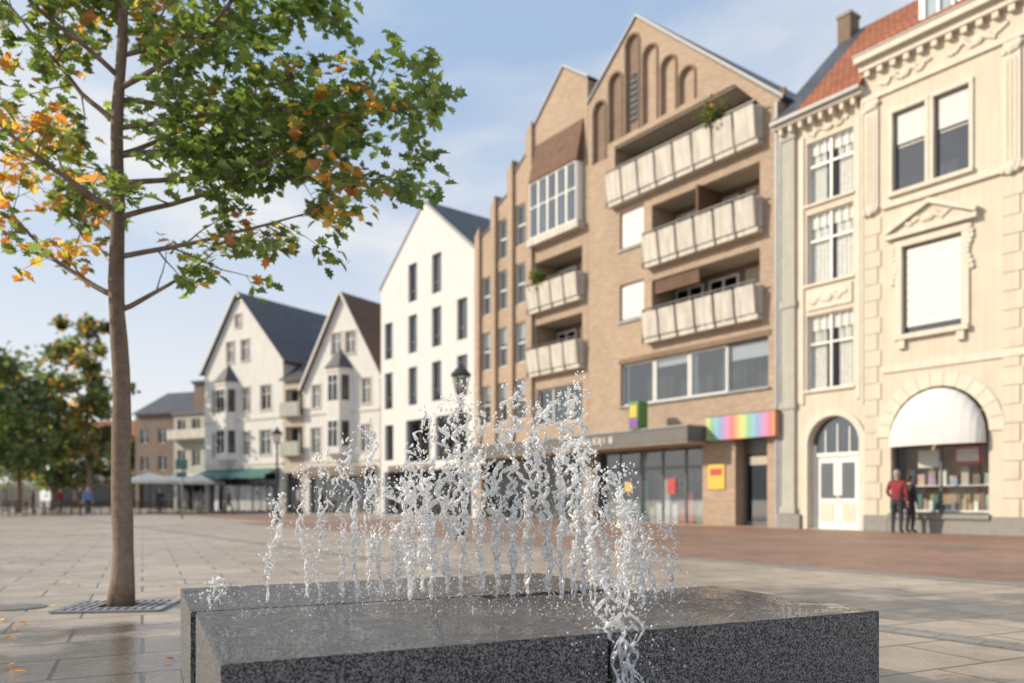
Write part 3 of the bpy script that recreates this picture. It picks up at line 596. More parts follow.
def gblock(name,a0,a1,b0,b1,z1=HB,z0=0.0):
    bm=bmesh.new(); bmesh.ops.create_cube(bm,size=1)
    for v in bm.verts: v.co=Vector((a0 if v.co.x<0 else a1,b0 if v.co.y<0 else b1,z0 if v.co.z<0 else z1))
    bmesh.ops.bevel(bm,geom=bm.edges[:],offset=.005,segments=2,affect='EDGES')
    me=bpy.data.meshes.new(name); bm.to_mesh(me); bm.free(); me.materials.append(GSIDE); me.materials.append(GTOP)
    for p in me.polygons: p.material_index=1 if p.normal.z>.5 else 0
    o=bpy.data.objects.new(name,me); COL.objects.link(o); o.parent=fe
gblock('block_front',0,1.375,0,1.25); gblock('block_right',1.39,2.82,.0,1.16,HB-.003); gblock('block_back',-.02,2.25,1.265,2.3,HB)
gblock('core',.1,2.2,.1,1.4,HB-.03,.01)
# ---- water
def watermat(name,w0,w1,cheap=False):
    WM,nt,out=newmat(name)
    if cheap:
        g1=N(nt,'ShaderNodeBsdfTransparent'); g1.inputs[0].default_value=(.93,.95,.96,1); g2=N(nt,'ShaderNodeBsdfGlossy',Roughness=.05); lw=N(nt,'ShaderNodeLayerWeight',Blend=.45)
        g=N(nt,'ShaderNodeMixShader'); L(nt,lw.outputs['Facing'],g.inputs[0]); L(nt,g1.outputs[0],g.inputs[1]); L(nt,g2.outputs[0],g.inputs[2])
    else:
        g=N(nt,'ShaderNodeBsdfGlass',Roughness=.02,IOR=1.33); g.inputs['Color'].default_value=(1,1,1,1)
    d=N(nt,'ShaderNodeBsdfDiffuse'); d.inputs[0].default_value=(.96,.965,.97,1); t=N(nt,'ShaderNodeBsdfTranslucent'); t.inputs[0].default_value=(.97,.975,.98,1)
    m1=N(nt,'ShaderNodeMixShader'); m1.inputs[0].default_value=.5; L(nt,d.outputs[0],m1.inputs[1]); L(nt,t.outputs[0],m1.inputs[2])
    tc=N(nt,'ShaderNodeTexCoord'); nz=N(nt,'ShaderNodeTexNoise',Scale=40.0,Detail=2.0); L(nt,tc.outputs['Object'],nz.inputs['Vector'])
    m2=N(nt,'ShaderNodeMixShader'); L(nt,rng(nt,nz.outputs['Fac'],.42,.58,w0,w1),m2.inputs[0]); L(nt,g.outputs[0],m2.inputs[1]); L(nt,m1.outputs[0],m2.inputs[2])
    gl=N(nt,'ShaderNodeBsdfGlossy',Roughness=.10); m3=N(nt,'ShaderNodeMixShader'); m3.inputs[0].default_value=.10; L(nt,m2.outputs[0],m3.inputs[1]); L(nt,gl.outputs[0],m3.inputs[2])
    L(nt,m3.outputs[0],out.inputs['Surface']); return WM
WM=watermat('water_spray',.12,1.0); WD=watermat('water_drops',.6,1.0,True)
CW=[];CF=[];DR=[]
def jet(px,top,depth,thick=1.0,strands=4):
    X=(px-512)/789*depth; base=Vector((X,depth,HB)); H=.95+(500-top)*depth/789-HB
    lean=Vector((R.uniform(-.05,.05),R.uniform(-.04,.04),0)); s0=R.random()*100
    for k in range(strands):
        hh=H*(1 if k==0 else R.uniform(.40,.99)); st=0 if k<2 else R.uniform(0,.45)*hh
        n=int((hh-st)/.010)+3; pts=[];rad=[]; ph=R.random()*50
        for i in range(n):
            u=i/(n-1); z=st+(hh-st)*u; f=z/H
            amp=(.009+.052*f)*thick
            q=Vector((noise.noise(Vector((z*7,ph,s0))),noise.noise(Vector((z*7,ph+9,s0))),0))*amp*1.9
            q+=Vector((noise.noise(Vector((z*29,ph,s0+5))),noise.noise(Vector((z*29,ph+7,s0))),0))*amp*.85
            r=(.0030+.0062*abs(noise.noise(Vector((z*42,ph,3))))*2+ .0028*f)*thick
            if i<2 or i>n-3: r*=.5
            cut=noise.noise(Vector((z*19,ph+20,1)))
            if cut>.12 and z>.12*H:
                if len(pts)>2: tube(CW,CF,pts,rad,6)
                pts=[];rad=[] 
                if R.random()<.6: DR.append((base+lean*f+q+Vector((0,0,z)),R.uniform(.003,.007)))
                continue
            pts.append(base+lean*f+q+Vector((0,0,z))); rad.append(r)
        if len(pts)>2: tube(CW,CF,pts,rad,6)
    for i in range(int(26*thick)):
        th=R.random()*6.28; rr=R.random()**.6*.055*thick
        DR.append((base+lean+Vector((rr*math.cos(th),rr*math.sin(th),H*R.uniform(.84,1.04))),R.uniform(.0025,.008)))
    for i in range(int(150*thick)):
        z=H*R.random()**.8; th=R.random()*6.28; rr=abs(R.gauss(0,.055))*(.5+1.2*(1-z/H))*1.2
        DR.append((base+lean*(z/H)+Vector((rr*math.cos(th),rr*math.sin(th),z)),R.choice([.0012,.0015,.002,.0025,.0035,.005])))
main=[(398,482,4.1),(410,470,3.9),(424,448,4.2),(433,412,3.95),(447,400,4.1),(461,386,4.0),(482,408,4.2),(497,420,4.0),(513,388,4.0),(527,402,4.15),(549,408,4.1),(562,394,3.95),(573,380,3.9),(583,440,4.1),(594,448,3.7),(607,475,3.9),(620,468,3.6),(628,500,3.8)]
for px,top,dp in main: jet(px,top,dp,1.2,8)
for px,top,dp in [(645,515,3.9),(657,522,3.8),(669,520,3.9),(640,540,3.6)]: jet(px,top,dp,.9,4)
for px,top,dp in [(267,497,3.8),(308,470,4.0),(318,455,3.8),(343,462,4.0),(357,436,3.8),(369,425,4.1),(381,470,4.0),(212,578,3.7)]: jet(px,top,dp,.85,5)
for k in range(15):
    a=1.42+R.uniform(-.07,.09); p0=FO+fa*a; st=R.uniform(0,.25)
    pts=[];rad=[]; ph=R.random()*40
    for i in range(30):
        u=i/29; z=HB+st*(1-u)-.44*u*u; off=.10-.24*u
        if noise.noise(Vector((u*9,ph,5)))>.2:
            if len(pts)>2: tube(CW,CF,pts,rad,6)
            pts=[];rad=[]; continue
        p=p0+fb*(off+noise.noise(Vector((u*5,ph,0)))*.04)+fa*(noise.noise(Vector((u*7,ph,7)))*.09)+Vector((0,0,z))
        pts.append(p); rad.append(.003+.006*abs(noise.noise(Vector((u*14,ph,2))))*2)
    if len(pts)>2: tube(CW,CF,pts,rad,6)
for i in range(420):
    a=1.42+R.gauss(0,.10); DR.append((FO+fa*a+fb*(-.04+R.gauss(0,.07))+Vector((0,0,R.uniform(.02,.68))),R.choice([.0015,.002,.003,.004])))
for i in range(2200):
    px=R.choice([R.gauss(510,80),R.gauss(510,80),R.uniform(230,690)]); dp=R.uniform(3.3,4.3); z=HB+abs(R.gauss(0,.08))
    if R.random()<.45: z=HB+R.uniform(0,1.05)*math.exp(-((px-510)/125)**2)
    DR.append((Vector(((px-512)/789*dp,dp,z)),R.choice([.0012,.0015,.002,.003])))
MI=(Matrix.Translation((FX,FY,0))@Matrix.Rotation(FA,4,'Z')).inverted()
fw=mkobj('water_columns',CW,CF,[WM],True); fw.parent=fe; fw.matrix_parent_inverse=MI
md=fw.modifiers.new('r','REMESH'); md.mode='VOXEL'; md.voxel_size=.0042; md.use_smooth_shade=True
ico=bmesh.new(); bmesh.ops.create_icosphere(ico,subdivisions=1,radius=1); iv=[v.co.copy() for v in ico.verts]; iF=[tuple(v.index for v in f.verts) for f in ico.faces]; ico.free()
V=[];F=[]
for c,r in DR:
    n=len(V); sz=R.uniform(.8,1.9); tl=R.uniform(-.5,.5)
    for q in iv: V.append((c.x+q.x*r+q.z*r*tl,c.y+q.y*r,c.z+q.z*r*sz))
    F.extend([tuple(i+n for i in f) for f in iF])
o=mkobj('water_droplets',V,F,[WD],True); o.parent=fe; o.matrix_parent_inverse=MI
WS=watermat('standing_water',.0,.15,True)
V=[];F=[]
for i in range(1200):
    a=R.uniform(.02,2.78); b_=R.uniform(.03,1.13) if a>1.39 else R.uniform(.03,2.2); c=FO+fa*a+fb*b_+Vector((0,0,HB)); r=R.choice([.002,.003,.004,.005,.007]); n=len(V)
    for q in iv: V.append((c.x+q.x*r*1.2,c.y+q.y*r*1.2,c.z+q.z*r*.45))
    F.extend([tuple(i2+n for i2 in f) for f in iF])
o=mkobj('standing_drops',V,F,[WS],True); o.parent=fe; o.matrix_parent_inverse=MI

# ------------------------------------------------------------------ near tree
BARK=plain('tree_bark',(.28,.20,.145),.9,.3,14.0,.9,bscale=50,streak=.4)
def leafmat(name,trans=.5):
    m,nt,out=newmat(name); at=N(nt,'ShaderNodeAttribute'); at.attribute_name='leafcol'
    d=N(nt,'ShaderNodeBsdfDiffuse'); t=N(nt,'ShaderNodeBsdfTranslucent'); gl=N(nt,'ShaderNodeBsdfGlossy',Roughness=.35); gl.inputs[0].default_value=(.8,.85,.9,1)
    L(nt,at.outputs['Color'],d.inputs['Color']); s=N(nt,'ShaderNodeVectorMath',operation='SCALE'); s.inputs['Scale'].default_value=2.8
    L(nt,at.outputs['Color'],s.inputs[0]); L(nt,s.outputs[0],t.inputs[0])
    mx=N(nt,'ShaderNodeMixShader'); mx.inputs[0].default_value=trans; L(nt,d.outputs[0],mx.inputs[1]); L(nt,t.outputs[0],mx.inputs[2])
    m3=N(nt,'ShaderNodeMixShader'); m3.inputs[0].default_value=.06; L(nt,mx.outputs[0],m3.inputs[1]); L(nt,gl.outputs[0],m3.inputs[2]); L(nt,m3.outputs[0],out.inputs['Surface']); return m
LEAF=leafmat('leaves')
shape=[(0,0),(.12,.16),(.30,.18),(.20,.34),(.42,.44),(.25,.56),(.34,.74),(.14,.76),(0,1.0)]
class Leaves:
    def __init__(s): s.V=[];s.F=[];s.C=[]
    def leaf(s,p,d,nrm,size,col):
        side=d.cross(nrm); side=side.normalized() if side.length>1e-5 else d.orthogonal().normalized(); nn=side.cross(d)
        b=len(s.V) 
        for a,l in shape:
            q=p+d*(l*size)+nn*(-.12*size*l*l); s.V.append(tuple(q+side*(a*size)+nn*(abs(a)*.35*size)))
        for a,l in shape[1:-1]:
            q=p+d*(l*size)+nn*(-.12*size*l*l); s.V.append(tuple(q-side*(a*size)+nn*(abs(a)*.35*size)))
        k=len(shape); s.F.append(tuple(b+i for i in range(k))); s.F.append((b,b+k-1)+tuple(b+k+(k-3-i) for i in range(0,k-2)))
        s.C.extend([col]*(2*k-2))
    def quad(s,p,size,col,r):
        a=Vector((r.gauss(0,1),r.gauss(0,1),r.gauss(0,1))).normalized(); c=a.orthogonal().normalized(); b=len(s.V)
        for u,v in ((-.5,-.2),(0,-.5),(.5,-.1),(.35,.4),(-.3,.5)): s.V.append(tuple(p+a*u*size+c*v*size))
        s.F.append((b,b+1,b+2,b+3,b+4)); s.C.extend([col]*5)
    def make(s,name,parent,mat):
        o=mkobj(name,s.V,s.F,[mat],False,parent); at=o.data.attributes.new('leafcol','FLOAT_COLOR','POINT')
        flat=[] 
        for c in s.C: flat+= [c[0],c[1],c[2],1]
        at.data.foreach_set('color',flat); return o
def leafcolor(r,w,k=1.0):
    x=r.random()
    if x<w*.85: c=r.choice([(.42,.18,.03),(.48,.26,.04),(.5,.34,.06),(.33,.13,.03),(.32,.28,.05)]); return c
    g=r.uniform(.75,1.4)*k; return r.choice([(.075*g,.115*g,.024*g),(.11*g,.155*g,.028*g),(.15*g,.19*g,.035*g),(.055*g,.09*g,.02*g)])
TX,TY=-3.48,7.0
te=empty('plaza_tree',(TX,TY,0))
TV=[];TF=[]; LV=Leaves(); r=random.Random(21)
def curve(p0,d,length,r0,r1,bend=.18,up=.05,seg=.12):
    n=max(3,int(length/seg)); pts=[p0.copy()]; d=d.normalized(); rad=[r0]
    for i in range(n):
        d=(d+Vector((r.gauss(0,bend),r.gauss(0,bend),r.gauss(0,bend)+up))*.35).normalized()
        pts.append(pts[-1]+d*(length/n)); rad.append(r0+(r1-r0)*(i+1)/n)
    return pts,rad,d
tp=[];tr_=[]
for i in range(30):
    z=7.6*i/29; tp.append(Vector((.02*math.sin(z*1.3)+.012*math.sin(z*4),.02*math.cos(z*1.1),z))); rr_=.088*(1-z/8.6)+.006
    if z<.3: rr_+=.025*(1-z/.3)
    tr_.append(rr_*(1+.05*math.sin(z*9)))
tube(TV,TF,tp,tr_,14)
def at(z):
    i=min(28,max(0,int(z/7.6*29))); return tp[i].lerp(tp[i+1],z/7.6*29-i),tr_[i]
def leavesat(p,d,n,w):
    for k in range(n):
        th=r.random()*6.28; out_=Vector((math.cos(th),math.sin(th),r.uniform(-.7,.35))); dd=(d*.5+out_).normalized()
        q=p+Vector((r.gauss(0,.055),r.gauss(0,.055),r.gauss(0,.045)))
        nn=Vector((r.gauss(0,.6),r.gauss(0,.6),1)).normalized()
        LV.leaf(q,dd,nn,r.uniform(.085,.155),leafcolor(r,w,1.1))
def limb(z,az,el,length,dens=1.0,tint=0,up=.08,bend=.22):
    p,rt=at(z); d=Vector((math.cos(az)*math.cos(el),math.sin(az)*math.cos(el),math.sin(el)))
    pts,rad,_=curve(p,d,length,min(.027,rt*.5),.005,bend,up); tube(TV,TF,pts,rad,8)
    n=len(pts)
    for i in range(int(n*.22),n,1):
        if r.random()<.15*(1/dens): continue
        tt=i/n; sd=Vector((r.gauss(0,1),r.gauss(0,1),r.gauss(.15,.7))).normalized(); base_d=(pts[min(i+1,n-1)]-pts[max(0,i-1)]).normalized()
        d2=(sd+base_d*.7).normalized(); l2=r.uniform(.3,.85)*(1.15-tt*.5)
        p2,r2,_=curve(pts[i],d2,l2,rad[i]*.42,.002,.25,.0,.09); tube(TV,TF,p2,r2,5)
        e_=p2[-1]; w=tint+ noise.noise((e_+te.location)*1.1)*1.5-.12-.22*max(0,min(1.5,e_.x))+(.12 if e_.x<0 else 0)
        w=max(0,min(1,w))
        for j in range(2,len(p2)):
            if r.random()<.85*dens: 
                d3=(Vector((r.gauss(0,1),r.gauss(0,1),r.gauss(0,.6)))).normalized(); l3=r.uniform(.08,.24)
                p3=[p2[j],p2[j]+d3*l3*.5,p2[j]+d3*l3+Vector((0,0,-.02))]; tube(TV,TF,p3,[.003,.0025,.0015],4,False)
                leavesat(p3[-1],d3,r.randint(5,9),w)
        leavesat(p2[-1],d2,7,w)
PI=math.pi
limbs=[(2.62,.15,.5,1.0,.25,.2),(2.75,PI-.1,.35,2.1,.8,.6),(3.3,2.3,.5,2.2,.8,.1),(3.5,PI+.35,.5,2.2,.9,.5),(4.0,1.5,.5,2.2,.8,0),
 (3.1,.05,.22,2.0,.8,.25,.0,.1),(3.45,-.06,.20,2.35,1,.15,.0,.1),(3.75,.12,.16,2.6,1,0,.0,.1),(4.0,-.02,.14,2.95,1,0,.0,.1),(4.25,.1,.18,2.6,1,0,.01,.1),
 (4.3,2.8,.5,2.3,1,0),(4.5,.6,.4,2.4,1,0),(4.6,-.4,.3,2.2,1,0),(4.7,PI+.7,.5,2.0,1,0),(4.9,0.1,.25,2.3,1,0),(5.1,1.9,.5,1.8,1,0),(5.3,-1.7,.5,1.5,1,0),(5.5,3.0,.5,1.8,1,0),
 (5.6,.4,.5,1.9,1,0),(5.9,-.8,.6,1.5,1,0),(6.2,2.2,.6,1.4,1,0),(6.5,0.2,.7,1.3,1,0),(6.8,-2.2,.7,1.2,1,0),(7.2,1.2,.9,1.0,1,0)]
for l in limbs: limb(*l)
mkobj('trunk_and_limbs',TV,TF,[BARK],True,te); LV.make('foliage',te,LEAF)
ge=empty('tree_grate',(TX,TY,0),FA*.35)
G2=[];GF=[]
def bx(V,F,x0,x1,y0,y1,z0,z1):
    n=len(V); V.extend([(x0,y0,z0),(x1,y0,z0),(x1,y1,z0),(x0,y1,z0),(x0,y0,z1),(x1,y0,z1),(x1,y1,z1),(x0,y1,z1)])
    F.extend([tuple(i+n for i in f) for f in [(3,2,1,0),(4,5,6,7),(0,1,5,4),(1,2,6,5),(2,3,7,6),(3,0,4,7)]])
for k in range(12):
    a=-.40+k*.07
    for b0,b1 in ((-.33,-.18),(-.15,.15),(.18,.33)):
        if abs(a+.0175)<.16 and b0==-.15: continue
        bx(G2,GF,a,a+.03,b0,b1,.006,.022)
for a in ((-.44,-.41),(.405,.44)): bx(G2,GF,a[0],a[1],-.37,.37,.006,.024)
for a in ((-.37,-.333),(-.178,-.152),(.152,.178),(.333,.37)): bx(G2,GF,-.409,.404,a[0],a[1],.005,.02)
mkobj('grate_bars',G2,GF,[SILV],False,ge)
SOIL=plain('soil',(.03,.025,.02),.95,.4,10,.5); V=[];F=[]; bx(V,F,-.409,.404,-.35,.35,.001,.0045); mkobj('grate_soil',V,F,[SOIL],False,ge)
V=[];F=[]; tube(V,F,[Vector((0,0,.003)),Vector((0,0,.009))],[.22,.22],32); tube(V,F,[Vector((0,0,.009)),Vector((0,0,.012))],[.17,.17],32)
o=mkobj('drain_cover',V,F,[plain('cast_iron',(.18,.17,.15),.5,.3,20,.4)]); o.location=(-4.35,6.95,0)
fl=Leaves()
for i in range(60):
    a=r.uniform(-5.5,1.5); b_=r.uniform(2.9,9)
    fl.leaf(Vector((a,b_,.02)),Vector((r.gauss(0,1),r.gauss(0,1),0)).normalized(),Vector((0,0,1)),r.uniform(.05,.09),leafcolor(r,1))
fl.make('fallen_leaves',None,LEAF)

# ------------------------------------------------------------------ distant trees
def dtree(name,x,y,h,rad,tint,seed,zb=.25,k_=1.0):
    r2=random.Random(seed); e=empty(name,(x,y,0)); V=[];F=[]; lv=Leaves()
    pts=[Vector((.1*math.sin(i),0,h*.8*i/8)) for i in range(9)]; tube(V,F,pts,[.22*(1-i/9.5)+.02 for i in range(9)],8)
    for k in range(32):
        z=h*(zb+(.95-zb)*r2.random()); env=rad*math.sin(math.pi*min(1,max(.12,(z/h-zb*.8)/(1.08-zb*.8))))**.7
        th=r2.random()*6.28; d=Vector((math.cos(th),math.sin(th),0))*env*r2.uniform(.45,1.0); c=Vector((0,0,z))+d
        tube(V,F,[Vector((0,0,max(1.5,z-1.5))),Vector((0,0,z-.6))*.5+c*.5,c],[.06,.04,.02],5)
        cr=r2.uniform(.5,1.1)*rad*.38; w=max(0,min(1,tint+r2.gauss(0,.15)))
        sh=r2.uniform(.6,1.2)*k_
        for q in range(130):
            p=c+Vector((r2.gauss(0,.5),r2.gauss(0,.5),r2.gauss(0,.4)))*cr; col=leafcolor(r2,w); lv.quad(p,r2.uniform(.2,.42),tuple(t_*sh for t_ in col),r2)
    mkobj('trunk',V,F,[BARK],True,e); lv.make('foliage',e,LEAF)
for i,(px,dp,h,rad,ti,k_) in enumerate([(88,62,15.8,2.9,.22,.75),(18,60,11.2,3.6,0,.8),(-25,55,11,4,.0,.8),(52,75,9.5,3.0,.1,.7),(122,95,9,2.6,.15,.8),(75,92,10,3.5,.1,.7)]):
    dtree('plaza_tree',(px-512)/789*dp,dp,h,rad,ti,50+i,.28,k_)

# ------------------------------------------------------------------ street lamps
LG=glassmat('lantern_glass',(.8,.8,.75),.15)
def lamp(x,y,H=4.25):
    e=empty('street_lamp',(x,y,0)); V=[];F=[]
    prof=[(0,.13),(.25,.12),(.32,.085),(.9,.075),(.95,.095),(1.0,.06),(H-1.0,.04),(H-.97,.065),(H-.9,.04),(H-.82,.05)]
    tube(V,F,[Vector((0,0,z)) for z,_ in prof],[q for _,q in prof],14)
    zt=H-.8
    for k in range(6):
        a=k*PI/3; c=Vector((math.cos(a),math.sin(a),0)); tube(V,F,[c*.11+Vector((0,0,zt)),c*.2+Vector((0,0,zt+.42))],[.012,.012],5)
    tube(V,F,[Vector((0,0,zt-.03)),Vector((0,0,zt+.01))],[.05,.125],6)
    tube(V,F,[Vector((0,0,zt+.42)),Vector((0,0,zt+.45)),Vector((0,0,zt+.6)),Vector((0,0,zt+.64)),Vector((0,0,zt+.68)),Vector((0,0,zt+.72)),Vector((0,0,zt+.8))],[.23,.25,.12,.06,.06,.03,.006],12)
    mkobj('post_and_lantern',V,F,[DKMET],False,e)
    V=[];F=[]; tube(V,F,[Vector((0,0,zt+.01)),Vector((0,0,zt+.41))],[.105,.185],6); mkobj('lantern_panes',V,F,[LG],False,e)
    V=[];F=[]; tube(V,F,[Vector((0,0,zt+.1)),Vector((0,0,zt+.3))],[.04,.04],8); mkobj('bulb',V,F,[WFR],True,e)
for px,dp in ((461,18.6),(277,35)): lamp((px-512)/789*dp,dp)
e=empty('sign_post',((182-512)/789*40,40,0)); V=[];F=[]; tube(V,F,[Vector((0,0,0)),Vector((0,0,3.2))],[.05,.05],8); mkobj('pole',V,F,[SILV],True,e)
V=[];F=[]; bx(V,F,-.3,.3,-.07,-.052,2.5,3.0); bx(V,F,-.25,.25,-.07,-.052,2.1,2.35); mkobj('panels',V,F,[TEAL],False,e)

# ------------------------------------------------------------------ people
SKIN=plain('skin',(.5,.3,.21),.5,.08,8); HAIRD=plain('dark_hair',(.05,.03,.02),.6,.3,30); HAIRG=plain('grey_hair',(.35,.33,.3),.6,.3,30)
DENIM=plain('dark_trousers',(.04,.045,.06),.9,.2,8); SHOE=plain('shoes',(.03,.025,.02),.6,.2); REDJ=plain('red_jacket',(.26,.03,.04),.8,.2,6); BLKJ=plain('black_coat',(.04,.04,.045),.85,.2,6)
BLUEJ=plain('blue_shirt',(.12,.2,.4),.8,.2,6); WHT=plain('white_shirt',(.6,.6,.58),.8,.1,6); BAG=plain('bag_leather',(.14,.07,.03),.6,.2,8)
def person(name,x,y,face,top,bot,hair,h=1.75,pose='stand',bag=False):
    k=h/1.75; e=empty(name,(x,y,0),face); st=.0
    if pose=='walk': lk,la,rk,ra=(-.22,.5),(-.28,.1),(.0,.5),(.30,.16)
    else: lk,la,rk,ra=(-.03,.5),(.01,.1),(-.01,.5),(.04,.1)
    J={};B=[]
    def j(n,x_,y_,z_,r_): J[n]=(Vector((x_,y_,z_))*k,r_*k)
    j('pel',0,0,.95,.145);j('sp',0,.01,1.14,.135);j('ch',0,.01,1.33,.15);j('nb',0,.015,1.47,.08);j('nk',0,0,1.53,.055);j('hb',0,-.02,1.6,.08);j('hd',0,-.015,1.67,.098);j('tp',0,0,1.74,.06)
    for s,n,(kx,kz),(ax,az) in ((-1,'L',lk,la),(1,'R',rk,ra)):
        j('hip'+n,s*.095,0,.88,.1);j('kn'+n,s*.1,kx-.01,.5,.068);j('an'+n,s*.1,ax,az,.046);j('to'+n,s*.12,ax-.16,max(.04,az-.06),.04)
        j('sh'+n,s*.185,.01,1.41,.07)
        if s==1 and pose!='walk': j('el'+n,.25,.02,1.14,.05); j('wr'+n,.20,-.2,1.02,.034); j('pa'+n,.17,-.28,1.03,.036)
        else: 
            sw=.12*s if pose=='walk' else 0
            j('el'+n,s*.25,.03,1.13,.05);j('wr'+n,s*.26,-.04+sw,.9,.034);j('pa'+n,s*.26,-.06+sw,.81,.038)
    E=[('pel','sp','t'),('sp','ch','t'),('ch','nb','t'),('nb','nk','s'),('nk','hb','s'),('hb','hd','s'),('hd','tp','s')]
    for n in 'LR': E+= [('pel','hip'+n,'b'),('hip'+n,'kn'+n,'b'),('kn'+n,'an'+n,'b'),('an'+n,'to'+n,'f'),('ch','sh'+n,'t'),('sh'+n,'el'+n,'t'),('el'+n,'wr'+n,'t'),('wr'+n,'pa'+n,'s')]
    names=list(J); idx={n:i for i,n in enumerate(names)}
    vs=[tuple(J[n][0]) for n in names]; rs=[J[n][1] for n in names]; es=[(idx[a],idx[b]) for a,b,_ in E]; roots=[idx['pel']]
    bones=[(J[a][0],J[b][0],c) for a,b,c in E]
    for s,n in ((-1,'L'),(1,'R')):
        pa=J['pa'+n][0]; wr=J['wr'+n][0]; d=(pa-wr).normalized(); side=Vector((0,-1,0)) if abs(d.z)>.7 else Vector((1,0,0)); inn=d.cross(side).normalized()
        for f,(o_,l_) in enumerate(((-.027,.062),(-.009,.075),(.009,.08),(.027,.07),(.045,.05))):
            if f<4: p0=pa+side*o_*k; dd=d
            else: p0=pa-d*.02*k+side*.03*k; dd=(d*.6+side*.8).normalized()
            i0=len(vs); q1=p0+dd*.035*k; q2=q1+(dd+inn*.25*(-s)).normalized()*(l_*.5)*k; q3=q2+(dd+inn*.6*(-s)).normalized()*(l_*.45)*k
            for q in (p0,q1,q2,q3): vs.append(tuple(q)); rs.append(.0095*k)
            es+= [(i0,i0+1),(i0+1,i0+2),(i0+2,i0+3)]; roots.append(i0); bones.append((p0,q3,'s'))
    me=bpy.data.meshes.new('sk'); me.from_pydata(vs,es,[]); o=bpy.data.objects.new('sk',me); COL.objects.link(o)
    sm=o.modifiers.new('s','SKIN'); sm.use_smooth_shade=True
    for i,rv in enumerate(rs): me.skin_vertices[0].data[i].radius=(rv,rv)
    for i in roots: me.skin_vertices[0].data[i].use_root=True
    ss=o.modifiers.new('u','SUBSURF'); ss.levels=2; ss.render_levels=2
    dg=bpy.context.evaluated_depsgraph_get(); dg.update(); nm=bpy.data.meshes.new_from_object(o.evaluated_get(dg)); bpy.data.objects.remove(o)
    nm.materials.clear()
    for m in (top,bot,SKIN,SHOE): nm.materials.append(m)
    mp={'t':0,'b':1,'s':2,'f':3}
    for p in nm.polygons:
        c=p.center; best=9;bc='t'
        for a,b,cc in bones:
            ab=b-a; t_=max(0,min(1,(c-a).dot(ab)/ab.length_squared)); dd=(c-a-ab*t_).length
            if dd<best: best=dd;bc=cc
        if bc=='t' and c.z<.86*k and abs(c.x)<.2*k: bc='b'
        if bc=='s' and 1.4*k<c.z<1.5*k: bc='t'
        p.material_index=mp[bc]
    for v in nm.vertices:
        if abs(v.co.x)<.2*k and .85*k<v.co.z<1.45*k: v.co.y*=.78
    ob=bpy.data.objects.new('body',nm); COL.objects.link(ob); ob.parent=e; nm.polygons.foreach_set('use_smooth',[True]*len(nm.polygons))
    V=[];F=[];mi=[]
    def sph(c,rx,ry,rz,m,zmin=-2):
        n=len(V)
        for a in range(9):
            ph=-PI/2+PI*a/8
            for t_ in range(12):
                th=2*PI*t_/12; V.append((c[0]*k+rx*k*math.cos(ph)*math.cos(th),c[1]*k+ry*k*math.cos(ph)*math.sin(th),c[2]*k+rz*k*math.sin(ph)))
        for a in range(8):
            for t_ in range(12): F.append((n+a*12+t_,n+a*12+(t_+1)%12,n+(a+1)*12+(t_+1)%12,n+(a+1)*12+t_)); mi.append(m)
    sph((0,.022,1.695),.088,.098,.085,0); sph((0,.05,1.64),.075,.06,.09,0)
    sph((0,-.105,1.635),.012,.02,.022,1); sph((-.08,0,1.645),.012,.02,.03,1); sph((.08,0,1.645),.012,.02,.03,1)
    sph((-.032,-.092,1.66),.012,.008,.008,2); sph((.032,-.092,1.66),.012,.008,.008,2); sph((0,-.094,1.59),.025,.008,.007,3)
    mkobj('head_details',V,F,[hair,SKIN,SHOE,REDM],True,e,mi)
    if bag:
        V=[];F=[]; bx(V,F,.27*k,.37*k,-.14,.14,.72*k,1.0*k); tube(V,F,[Vector((.3,-.1,1.0))*k,Vector((.22,0,1.45))*k,Vector((.3,.1,1.0))*k],[.012]*3,5); mkobj('shoulder_bag',V,F,[BAG],False,e)
    return e
def at_px(px,dp): return (px-512)/789*dp,dp
fin=math.atan2(.587,.81)+PI/2
x,y=at_px(897,22.4); person('man_in_red_jacket',x,y,fin+.25,REDJ,DENIM,HAIRG,1.78)
x,y=at_px(910,22.6); person('woman_in_dark_coat',x,y,fin-.4,BLKJ,DENIM,HAIRD,1.64,'stand',True)
for i,(px,dp,fc,tp_,hr,ps) in enumerate([(88,46,.5,BLUEJ,HAIRD,'walk'),(80,47,2.0,BLKJ,HAIRD,'stand'),(33,50,-1,BLKJ,HAIRG,'stand'),(60,52,1.2,REDJ,HAIRD,'walk'),(228,52,2.5,BLKJ,HAIRD,'walk'),(300,46,-2,WHT,HAIRD,'walk'),(160,54,.2,BLKJ,HAIRD,'stand')]):
    x,y=at_px(px,dp); person('pedestrian',x,y,fc,tp_,DENIM,hr,1.7+.03*(i%3),ps)

# ------------------------------------------------------------------ cafe furniture
PAR=plain('parasol_canvas',(.74,.72,.66),.85,.06); WOOD=plain('wood',(.2,.11,.05),.6,.3,10)
def parasol(x,y,w=1.7,m=PAR):
    e=empty('cafe_parasol',(x,y,0),R.random()); V=[];F=[]
    tube(V,F,[Vector((0,0,0)),Vector((0,0,2.95))],[.03,.025],8); tube(V,F,[Vector((0,0,0)),Vector((0,0,.1))],[.3,.28],12); mkobj('pole_and_base',V,F,[DKMET],False,e)
    V=[(0,0,2.9)]; F=[]
    for k in range(8):
        a=k*PI/4; V.append((w*math.cos(a),w*math.sin(a),2.35))
    for k in range(8):
        a=k*PI/4; V.append((w*math.cos(a),w*math.sin(a),2.12))
    for k in range(8): F+= [(0,1+k,1+(k+1)%8),(1+k,9+k,9+(k+1)%8,1+(k+1)%8)]
    mkobj('canopy',V,F,[m],False,e)
